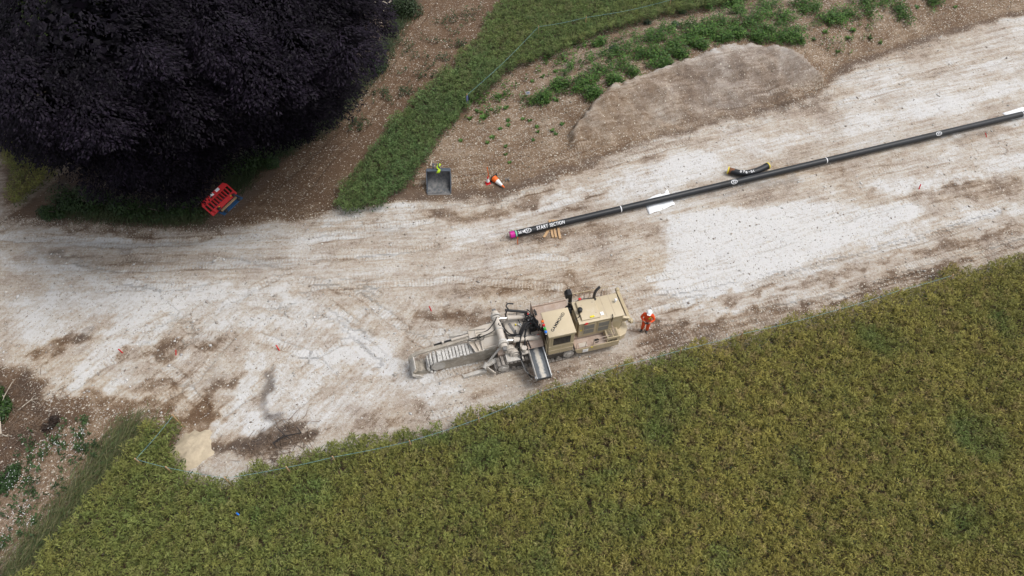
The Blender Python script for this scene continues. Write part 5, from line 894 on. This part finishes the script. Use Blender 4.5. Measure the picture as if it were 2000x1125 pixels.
def hand(txt, x0, size, tilt, name='lettering', sx=.70):
    rg = random.Random(len(txt)); me = text_mesh(txt, size, size*.012, 1.10, .1); [setattr(v, 'co', Vector((v.co.x*sx, v.co.y, 0))) for v in me.vertices]; return wrap(me, x0, tilt, M_CHALKINK, name)
def disc(x0, rx, ry, tilt, m_, k0=0.0):
    me = bpy.data.meshes.new('number_ring'); V = []; F = []; n = 28
    if k0 > 0:
        for i in range(n):
            a = 2*math.pi*i/n
            for k in (k0, 1.0): V.append((rx*k*math.cos(a), ry*k*math.sin(a), 0))
        F = [(2*i, 2*i+1, 2*((i+1) % n)+1, 2*((i+1) % n)) for i in range(n)]
    me.from_pydata(V, [], F); return wrap(me, x0, tilt, m_, 'number_ring')
hand('36/40', .44, .24, 34)
for (a, b), nm in (((1030, 449), '51'), ((1432, 353), '52'), ((1833, 261), '53')):
    t = along(a, b); disc(t, .20, .135, 34, M_CHALKINK, .82); hand(nm, t, .25, 34)
hand('START', along(1058, 442), .30, 34); hand('SECTION', along(1087, 435), .28, 34)
for a, b in ((1212, 405), (1615, 312), (1997, 220)): t = along(a, b); part(MB().cyl((t-.025, 0, ZC), (t+.025, 0, ZC), PR*1.012, n=32, cap=False), 'paint_band', M_CHALKINK, pr, 0)
for a, b in ((1415, 358), (1812, 266)): t = along(a, b); part(MB().cyl((t-.28, 0, ZC), (t+.28, 0, ZC), PR*1.018, n=32, cap=False), 'joint_sleeve', M_JOINT, pr, 0)
# sandbag props hidden under the sheets and the skid timbers
M_TIMBER = mat('sawn_timber', (.46, .30, .165), .8, var=.2, scale=3, dust=.1)
def timber(a, b, z, w, h, lab):
    p = G(*a, z); q = G(*b, z); d = (q-p); L_ = d.length; o = MB().box((-L_/2, -w/2, -h/2), (L_/2, w/2, h/2)).build('timber_skid', M_TIMBER, None, .008); o.location = (p+q)/2; o.rotation_euler = (0, 0, math.atan2(d.y, d.x)); tag(o, lab, 'timber', 'skid timbers under the pipe'); return o
timber((1062, 464), (1083, 430), .045, .14, .08, 'sawn timber skid splayed out to the left under the pipe end')
timber((1080, 464), (1073, 430), .045, .13, .08, 'left timber of the three upright ones beside the pipe lettering')
timber((1086, 464), (1079, 430), .047, .12, .08, 'middle timber of the three lying side by side under the pipe')
timber((1094, 466), (1087, 430), .045, .13, .08, 'right timber of the three lying side by side under the pipe')
M_SHEET = mat('white_plastic_sheet', (.80, .82, .84), .55, var=.04, scale=2)
def sheet(px, lab, zs):
    P = [G(a, b, .06) for a, b in px]; c = sum(P, Vector())/len(P); n = 14; rg = random.Random(len(lab)); V = []; F = []
    for i in range(n+1):
        for j in range(n+1):
            u, w = i/n, j/n; p = P[0]*(1-u)*(1-w)+P[1]*u*(1-w)+P[2]*u*w+P[3]*(1-u)*w; e = min(u, 1-u, w, 1-w)
            V.append((p.x+rg.uniform(-.012, .012), p.y+rg.uniform(-.012, .012), .03+.045*math.sin(u*9+w*4)*math.sin(w*7+1)*(.4+u)+rg.uniform(0, .014)+.015*(e > .08)))
    F = [(i*(n+1)+j, (i+1)*(n+1)+j, (i+1)*(n+1)+j+1, i*(n+1)+j+1) for i in range(n) for j in range(n)]; me = bpy.data.meshes.new('plastic_sheet'); me.from_pydata(V, [], F)
    for f in me.polygons: f.use_smooth = True
    o = link('plastic_sheet', me, M_SHEET); md = o.modifiers.new('Solidify', 'SOLIDIFY'); md.thickness = .012; return tag(o, lab, 'plastic sheet')
sheet([(1268, 418), (1319, 399), (1304, 370), (1258, 391)], 'crumpled white plastic sheet under the pipe, left of the loose bend', 1)
sheet([(1975, 234), (2040, 222), (2030, 200), (1958, 220)], 'white plastic sheet under the pipe at the right edge of the picture', 1)
# ---- loose pipe bend
bp0 = [G(1424, 333, .24), G(1444, 338, .24), G(1462, 338, .24), G(1480, 333, .24), G(1497, 325, .24)]
be = empty('pipe_bend', (bp0[2].x, bp0[2].y, 0)); tag(be, 'short curved black pipe bend with yellow end caps lying beside the long pipe', 'pipe bend')
lp = [p-be.location for p in bp0]; part(MB().tube(lp, .19, 24, 8), 'bend_wall', M_PIPE, be, 0)
d0 = (lp[0]-lp[1]).normalized(); d1 = (lp[-1]-lp[-2]).normalized()
part(MB().cyl(lp[0]-d0*.30, lp[0]+d0*.02, .194, n=24), 'bare_end', M_RUST, be, 0); part(MB().cyl(lp[-1]-d1*.1, lp[-1]+d1*.05, .20, n=24), 'bare_end', M_JOINT, be, 0)
part(MB().cyl(lp[0]+d0*.02, lp[0]+d0*.09, .215, n=24), 'end_cap', M_YCAP, be, .015); part(MB().cyl(lp[-1]+d1*.05, lp[-1]+d1*.12, .215, n=24), 'end_cap', M_YCAP, be, .015)
for ch, (a, b), rz in (('0', (1447, 335), -.15), ('7', (1453, 335), -.1), ('8', (1458, 336.5), 0), ('-', (1463, 335), .05), ('0', (1468, 335), .15), ('1', (1472, 334), .2)):
    me = text_mesh(ch, .22, .004); me.materials.append(M_CHALKINK); o = link('lettering', me, None, be); q = G(a, b, .43)-be.location; o.location = (q.x, q.y, .432); o.rotation_euler = (.25, 0, rz)

# ---- digger bucket with a hi-vis rag
M_BKT = mat('blue_grey_steel', (.075, .092, .115), .5, .3, var=.3, scale=2.5, dust=.32, dustcol=(.17, .165, .16)); M_BKTIN = mat('worn_bucket_inside', (.11, .115, .12), .6, .2, var=.35, scale=2.5, dust=.5, dustcol=(.27, .26, .25))
b0 = GT(835, 379); b1 = GT(880, 378); bw = (b1-b0).length; bc = (b0+b1)/2; bk_ = empty('excavator_bucket', (bc.x, bc.y, bc.z), math.atan2(b1.y-b0.y, b1.x-b0.x)); tag(bk_, 'wide empty dark steel digger bucket lying open at the foot of the bank', 'excavator bucket')
W2 = bw/2; prof = [(0, .02), (.45, .0), (.85, .05), (1.10, .22), (1.20, .50), (1.16, .80), (1.02, .92), (.86, .90)]
part(MB().shell(prof, 'x', -W2, W2, .03), 'bucket_shell', M_BKTIN, bk_, .006)
for s_ in (-1, 1): part(MB().prism([(0, .0), (.45, -.02), (.85, .03), (1.12, .2), (1.22, .5), (1.18, .82), (1.03, .94), (.84, .92), (.30, .32), (-.02, .08)], 'x', s_*W2, s_*(W2+.04)), 'side_plate', M_BKT, bk_, .006)
part(MB().box((-W2, -.10, -.005), (W2, .12, .025)), 'cutting_edge', M_CABLE, bk_, .005)
part(MB().shell([(.84, .955), (1.03, .965), (1.20, .84), (1.245, .5)], 'x', -W2-.02, W2+.02, .02), 'top_plate', M_BKT, bk_, .004)
for s_ in (-.16, .16): part(MB().prism([(1.0, .92), (1.28, .95), (1.34, 1.12), (1.22, 1.24), (1.02, 1.16)], 'x', s_-.03-.12, s_+.03-.12), 'hanger_ear', M_BKT, bk_, .008)
for y, z in ((1.10, 1.08), (1.25, 1.14)): part(MB().cyl((-.36, y, z), (.12, y, z), .03, n=12), 'hanger_pin', M_CABLE, bk_, 0)
for k in range(5): part(MB().box((-W2+.12+k*(bw-.24)/4-.05, .14, .026), (-W2+.12+k*(bw-.24)/4+.05, .30, .04)), 'wear_pad', M_BKT, bk_, .004)
M_HIVIS = mat('hi_vis_cloth', (.42, .62, .03), .8, var=.2, scale=8); rv = MB(); rg = random.Random(3); n = 8
V = [(.02+.06*math.sin(i*1.3)+(.10+.03*math.sin(i))*((j/3)-.5)*1.5, 1.22-i*.055, [1.16, 1.15, 1.10, 1.05, 1.0, .99, .98, .93, .82][i]+.03+rg.uniform(0, .04)) for i in range(n+1) for j in range(4)]
rv.add(V, [(i*4+j, i*4+j+1, (i+1)*4+j+1, (i+1)*4+j) for i in range(n) for j in range(3)]); o = rv.build('hi_vis_rag', M_HIVIS, None, 0, 1.5); o.matrix_world = Matrix.LocRotScale(bk_.location, bk_.rotation_euler, None); md = o.modifiers.new('Solidify', 'SOLIDIFY'); md.thickness = .015; tag(o, 'crumpled fluorescent yellow vest draped over the digger bucket', 'vest')

# ---- cones
def cone(name, lab, loc, rot, h, cols, base):
    r = empty(name, loc); r.rotation_euler = rot; tag(r, lab, 'traffic cone'); rb = h*.19
    f = lambda z: rb*(1-z/h)+.028
    part(MB().box((-rb*1.55, -rb*1.55, 0), (rb*1.55, rb*1.55, .04)), 'base_plate', base, r, .01)
    for i, (z0, z1, m_) in enumerate(cols): part(MB().cyl((0, 0, .04+z0*h), (0, 0, .04+z1*h), f(z0*h)+(.004 if m_ is M_WHITE else 0), f(z1*h)+(.004 if m_ is M_WHITE else 0), n=24), 'cone_sleeve' if m_ is M_WHITE else 'cone_body', m_, r, 0)
cone('traffic_cone', 'small red and white cone standing upright below the orange stake', GT(953, 358), (0, 0, .3), .50, [(0, .25, M_RED), (.25, .70, M_WHITE), (.70, 1.0, M_RED)], M_RED)
c0 = GT(964, 353); dirc = GT(981, 366)-c0; az = math.atan2(dirc.y, dirc.x)
cone('traffic_cone', 'larger orange and white cone lying on its side beside the red one', c0+Vector((0, 0, .235)), (0, math.radians(96.5), az), .90, [(0, .32, M_ORANGE), (.32, .78, M_WHITE), (.78, 1.0, M_ORANGE)], M_DKSTEEL)

# ---- stakes, pegs, sign
def stake(name, lab, loc, h, r, m_, tilt=(0, 0), cat='stake', top=None):
    p = Vector(loc); q = p+Vector((tilt[0]*h, tilt[1]*h, h)); o = MB().bar(p-Vector((0, 0, .05)), q, r*2, r*2, (0, 1, .01)); ob = o.build(name, m_, None, .003); return tag(ob, lab, cat)
stake('marker_stake', 'thin orange stake leaning behind the small red cone', GT(955, 346), .75, .022, M_ORANGE, (-.12, .1)); stake('marker_stake', 'pinkish red stake in the dug soil under the magenta pipe end', GT(1011, 477), .55, .022, M_ORANGE, (.0, .02))
for a, b, t, lab in ((240, 690, (-.45, .3), 'red survey peg farthest left on the lower chalk'), (343, 694, (.3, .5), 'red survey peg in the brown scrape on the lower left chalk'), (546, 685, (-.5, .6), 'small red survey peg above the dark wet stain'), (843, 608, (-.4, .5), 'red survey peg on brown ground behind the trencher boom'), (1795, 370, (.1, .6), 'red survey peg by the right end of the white chalk patch'), (1928, 268, (-.8, .3), 'dull red peg lying just below the pipe near the right edge')): stake('survey_peg', lab, GT(a, b), .27, .022, M_RED, t, 'peg')
sg = empty('site_notice', GT(1036, 199)); tag(sg, 'small white notice on a wooden stake on the stony bank', 'sign')
part(MB().bar((0, 0, -.1), (0, 0, .8), .05, .03, (0, 1, .1)), 'sign_post', M_TIMBER, sg, 0); bd = part(MB().box((-.15, -.03, .62), (.15, -.015, .86)), 'sign_board', M_WHITE, sg, .003); bd.rotation_euler = (0, math.radians(-14), 0)
M_INK = mat('blue_ink', (.10, .16, .40), .6, var=.1)
for k, (x0, x1) in enumerate(((-.10, .11), (-.07, .09))): part(MB().box((x0, -.034, .77-k*.06), (x1, -.0305, .80-k*.06)), 'printed_line', M_INK, bd, 0)
br2 = part(MB().bar((0, 0, .0), (0, .30, .0), .04, .05).bar((.18, .02, .0), (.18, .30, .0), .04, .05).bar((0, .15, .01), (.18, .16, .01), .04, .04), 'steel_bracket', M_CABLE, None, .004); br2.location = GT(988, 355)+Vector((0, 0, .04)); tag(br2, 'small grey steel bracket lying right of the fallen cone', 'bracket')
bc_ = MB().cyl((0, 0, 0), (.12, -.08, .04), .035, n=12).build('blue_bottle', M_BLUE, None, .01); bc_.location = G(462, 1002, 1.02); tag(bc_, 'small blue plastic bottle caught in the top of the crop', 'bottle')

# ---- rope fences
M_ROPE = mat('blue_rope', (.16, .33, .36), .6, var=.15, scale=9)
def fence(name, lab, px, z, posts, panel=None):
    P = [G(a, b, z) for a, b in px]; c = P[0]; r = empty(name, (c.x, c.y, 0)); tag(r, lab, 'rope fence'); loc = r.location
    for i in range(len(P)-1):
        a, b = P[i]-loc, P[i+1]-loc; mid_ = (a+b)/2-Vector((0, 0, .02*(b-a).length)); part(MB().tube([a, mid_, b], .0065, 6, 5), 'rope', M_ROPE, r, 0)
    for i in posts: p = P[i]-loc; part(MB().bar((p.x, p.y, hz(P[i].x, P[i].y)-.1), (p.x, p.y, z+.10), .045, .045, (0, 1, .01)), 'fence_post', M_TIMBER, r, .004)
    return r
fence('rope_fence', 'blue rope fence on stakes along the field edge below the trencher', [(1860, 538), (1760, 566), (1640, 604), (1450, 652), (1330, 684), (1205, 716), (1060, 764), (935, 818), (800, 862), (650, 893), (560, 913), (440, 934), (325, 913), (265, 897), (338, 812)], 1.18, range(0, 15))
f2 = fence('rope_fence', 'turquoise rope fence across the dark crop strip above the bank', [(912, 186), (1052, 52), (1145, 34), (1310, 0), (1420, -20)], 1.05, range(5))
part(MB().box((-.05, -.02, .35), (.06, .02, 1.0)), 'blue_ribbon', M_BLUE, f2, 0)

# ---- plastic barriers heaped at the hedge
M_RFOOT = mat('barrier_foot', (.035, .037, .042), .7, var=.3, dust=.3, dustcol=(.2, .19, .18)); M_REFL = mat('reflective_white', (.78, .80, .82), .4, var=.04); M_BLUEB = mat('faded_blue_plastic', (.03, .10, .22), .5, var=.2, dust=.3, dustcol=(.2, .22, .25))
def barrier(lab, base0, base1, top_dir, m_, refl=True, feet=True, H_=.95):
    ax = (base1-base0); W = ax.length; ax.normalize(); up = (top_dir-ax*top_dir.dot(ax)).normalized(); nn = ax.cross(up)
    r = empty('plastic_barrier', base0); r.matrix_world = Matrix(((ax.x, nn.x, up.x, base0.x), (ax.y, nn.y, up.y, base0.y), (ax.z, nn.z, up.z, base0.z), (0, 0, 0, 1))); tag(r, lab, 'barrier')
    fr = part(MB().prism([(.0, .06), (.0, .74), (.14, H_), (W-.14, H_), (W, .74), (W, .06), (W-.05, .0), (.05, .0), (.05, .22), (W-.05, .22), (W-.05, .24), (.05, .24)][:0] or [(0, 0), (W, 0), (W, .26), (0, .26)], 'y', -.03, .03).prism([(0, .262), (.09, .262), (.09, .66), (0, .66)], 'y', -.03, .03).prism([(W-.09, .262), (W, .262), (W, .66), (W-.09, .66)], 'y', -.03, .03).prism([(0, .662), (W, .662), (W, .76), (W-.14, H_), (.14, H_), (0, .76)], 'y', -.03, .03), 'barrier_frame', m_, r, .015)
    n = 8
    for k in range(1, n): x = .09+(W-.18)*k/n; part(MB().box((x-.032, -.02, .262), (x+.032, .02, .66)), 'barrier_slat', m_, r, .008)
    if refl:
        for x in (W*.36, W*.62): part(MB().box((x-.13, -.034, .78), (x+.13, .034, H_-.02)), 'reflector', M_REFL, r, 0)
        for x in (W*.22, W*.78): part(MB().box((x-.04, -.036, .10), (x+.04, .036, .16)), 'yellow_label', M_YELLOW, r, 0)
    if feet:
        for x in (W*.16, W*.84): part(MB().prism([(-.24, 0), (.24, 0), (.24, .06), (.1, .14), (-.1, .14), (-.24, .06)], 'x', x-.07, x+.07), 'barrier_foot', M_RFOOT, r, .01)
    return r
B0 = GT(426, 421)+Vector((0, 0, .12)); B1 = GT(466, 383)+Vector((0, 0, .12)); ax = (B1-B0).normalized(); B0 = B1-ax*1.75; outw = Vector((-ax.y, ax.x, 0))
barrier('red plastic barrier with white reflectors leaning back at the hedge foot', B0+Vector((0, 0, .12)), B1+Vector((0, 0, .12)), outw*.75+Vector((0, 0, .62)), M_RED)
nb_ = ax.cross((outw*.75+Vector((0, 0, .62))).normalized()); nb_ = nb_ if nb_.z < 0 else -nb_
barrier('second red barrier stacked behind the leaning one', B0-ax*.196+nb_*.09+Vector((0, 0, .10)), B1-ax*.196+nb_*.09+Vector((0, 0, .10)), outw*.75+Vector((0, 0, .62)), M_RED, False, False)
barrier('faded blue barrier at the bottom of the heap on the track side', B0-outw*.34+ax*.22+Vector((0, 0, -.10)), B1-outw*.34+Vector((0, 0, -.10)), outw*.99+Vector((0, 0, .02)), M_BLUEB, False, True)
pk = MB().bar(B0-outw*.13+ax*.30+Vector((0, 0, .09)), B1-outw*.13-ax*.25+Vector((0, 0, .09)), .13, .06).build('timber_plank', M_TIMBER, None, .008); tag(pk, 'grey weathered plank lying between the red and blue barriers', 'plank')

# ---- the drone pilot
def person():
    M_SUIT = mat('orange_overall', (.66, .070, .010), .75, var=.12, scale=6); M_SKIN = mat('skin', (.45, .27, .19), .6, var=.06); M_BOOT = mat('boots', (.035, .033, .032), .7, var=.2, dust=.4, dustcol=(.3, .28, .25)); M_HAT = mat('white_helmet', (.80, .81, .82), .3, var=.02); M_VESTY = mat('lime_strap', (.40, .55, .05), .7, var=.1); M_HAIR = mat('dark_hair', (.03, .022, .016), .7, var=.2)
    base = GT(1258, 646); r = empty('person', (base.x, base.y, base.z), math.atan2(-base.y, -base.x)+math.pi/2+math.radians(180)+math.pi/2*0)
    # local frame: faces -y (towards the camera)
    r.rotation_euler = (0, 0, math.radians(-15))
    tag(r, 'person in orange overalls and white helmet holding a dark controller to the chest', 'person')
    J = {}; E_ = []
    def j(n, x, y, z, rx, ry=None, par=None):
        J[n] = (len(J), (x, y, z), (rx, ry or rx))
        if par: E_.append((J[par][0], J[n][0]))
    j('pelvis', 0, 0, .98, .185, .145); j('waist', 0, .0, 1.12, .175, .14, 'pelvis'); j('chest', 0, -.01, 1.33, .20, .15, 'waist'); j('neckbase', 0, -.01, 1.48, .10, .085, 'chest'); j('neck', 0, -.02, 1.55, .058, .058, 'neckbase'); j('head', 0, -.045, 1.64, .078, .09, 'neck'); j('crown', 0, -.04, 1.74, .072, .085, 'head')
    j('nose', 0, -.135, 1.635, .018, .018, 'head')
    for s, S in ((-1, 'r'), (1, 'l')):
        j('hip'+S, s*.105, 0, .90, .115, .12, 'pelvis'); j('knee'+S, s*.115, -.03, .50, .092, .095, 'hip'+S); j('ankle'+S, s*.125, .02, .13, .075, .078, 'knee'+S); j('heel'+S, s*.125, .0, .05, .05, .045, 'ankle'+S); j('toe'+S, s*.145, -.17, .04, .045, .035, 'heel'+S)
        j('sho'+S, s*.20, -.0, 1.44, .092, .09, 'chest'); j('elb'+S, s*.315, -.06, 1.20, .07, .07, 'sho'+S)
        j('wri'+S, s*.17, -.29, 1.25, .036, .036, 'elb'+S); j('palm'+S, s*.125, -.345, 1.265, .034, .022, 'wri'+S)
        for k, (dz, ln) in enumerate(((.03, .07), (.012, .08), (-.006, .075), (-.022, .055))):
            j('fa%d%s' % (k, S), s*.105, -.375, 1.275+dz, .010, .010, 'palm'+S); j('fb%d%s' % (k, S), s*(.105-ln*.5), -.40, 1.275+dz, .009, .009, 'fa%d%s' % (k, S)); j('fc%d%s' % (k, S), s*(.105-ln), -.385, 1.272+dz, .008, .008, 'fb%d%s' % (k, S))
        j('ta'+S, s*.135, -.335, 1.305, .011, .011, 'palm'+S); j('tb'+S, s*.105, -.345, 1.325, .010, .010, 'ta'+S)
    me = bpy.data.meshes.new('body'); me.from_pydata([v[1] for v in J.values()], E_, []); o = bpy.data.objects.new('body', me); COL.objects.link(o)
    md = o.modifiers.new('Skin', 'SKIN'); md.use_smooth_shade = True; sb = o.modifiers.new('Sub', 'SUBSURF'); sb.levels = 2; sb.render_levels = 2
    sk_ = me.skin_vertices[0].data
    for i, v in enumerate(J.values()): sk_[i].radius = v[2]; sk_[i].use_root = (i == 0)
    dg = bpy.context.evaluated_depsgraph_get(); m2 = bpy.data.meshes.new_from_object(o.evaluated_get(dg)); bpy.data.objects.remove(o); m2.name = 'body'; m2.materials.clear()
    for m_ in (M_SUIT, M_SKIN, M_BOOT): m2.materials.append(m_)
    wr = [Vector(J['wri'+S][1]) for S in 'rl']
    for f in m2.polygons:
        c = f.center; f.use_smooth = True; f.material_index = 0
        if c.z > 1.535 or (c.y < -.305 and 1.15 < c.z < 1.4): f.material_index = 1
        if c.z < .14: f.material_index = 2
    link('body', m2, None, r)
    h = MB(); V = []; F = []; n, m_ = 20, 7
    for i in range(m_+1):
        t = math.pi/2*i/m_
        for k in range(n): a = 2*math.pi*k/n; V.append((.132*math.cos(a)*math.cos(t), -.045+.155*math.sin(a)*math.cos(t), 1.70+.13*math.sin(t)))
    F = [(i*n+k, i*n+(k+1) % n, (i+1)*n+(k+1) % n, (i+1)*n+k) for i in range(m_) for k in range(n)]; h.add(V, F); h.cyl((0, -.045, 1.695), (0, -.045, 1.71), .14, n=24); h.prism([(-.10, -.17), (.10, -.17), (.07, -.245), (-.07, -.245)], 'z', 1.69, 1.705)
    part(h, 'helmet', M_HAT, r, 0, .8)
    for s in (-1, 1): part(MB().ball((s*.030, -.128, 1.665), .011, 8, 6), 'eye', M_HAIR, r, 0); part(MB().ball((s*.082, -.04, 1.64), .022, 8, 6, (.5, 1, 1.4)), 'ear', M_SKIN, r, 0)
    part(MB().box((-.025, -.134, 1.592), (.025, -.120, 1.600)), 'mouth', M_HAIR, r, .003)
    part(MB().ball((0, .0, 1.63), .088, 14, 8, (1, 1, .8)), 'hair', M_HAIR, r, 0)
    part(MB().bar((.05, -.165, 1.30), (.12, -.14, 1.46), .05, .012, (0, 1, 0)), 'lime_badge', M_VESTY, r, 0)
    hc = empty('drone_controller', (0, 0, 0)); hc.matrix_world = r.matrix_basis @ Matrix.Translation((0.0, -.40, 1.275)); tag(hc, 'small dark drone controller held in the orange clad person\'s hands', 'controller')
    part(MB().prism([(-.11, -.05), (.11, -.05), (.12, .0), (.10, .06), (-.10, .06), (-.12, .0)], 'z', -.02, .02), 'case', M_BLACK, hc, .008); part(MB().box((-.085, -.03, .021), (.085, .05, .026)), 'screen', M_GLASS, hc, 0)
    for s in (-1, 1): part(MB().cyl((s*.09, -.035, .02), (s*.09, -.035, .045), .010, n=8), 'stick', M_CABLE, hc, 0); part(MB().bar((s*.05, .06, .0), (s*.06, .17, .03), .02, .01), 'aerial', M_BLACK, hc, 0)
person()
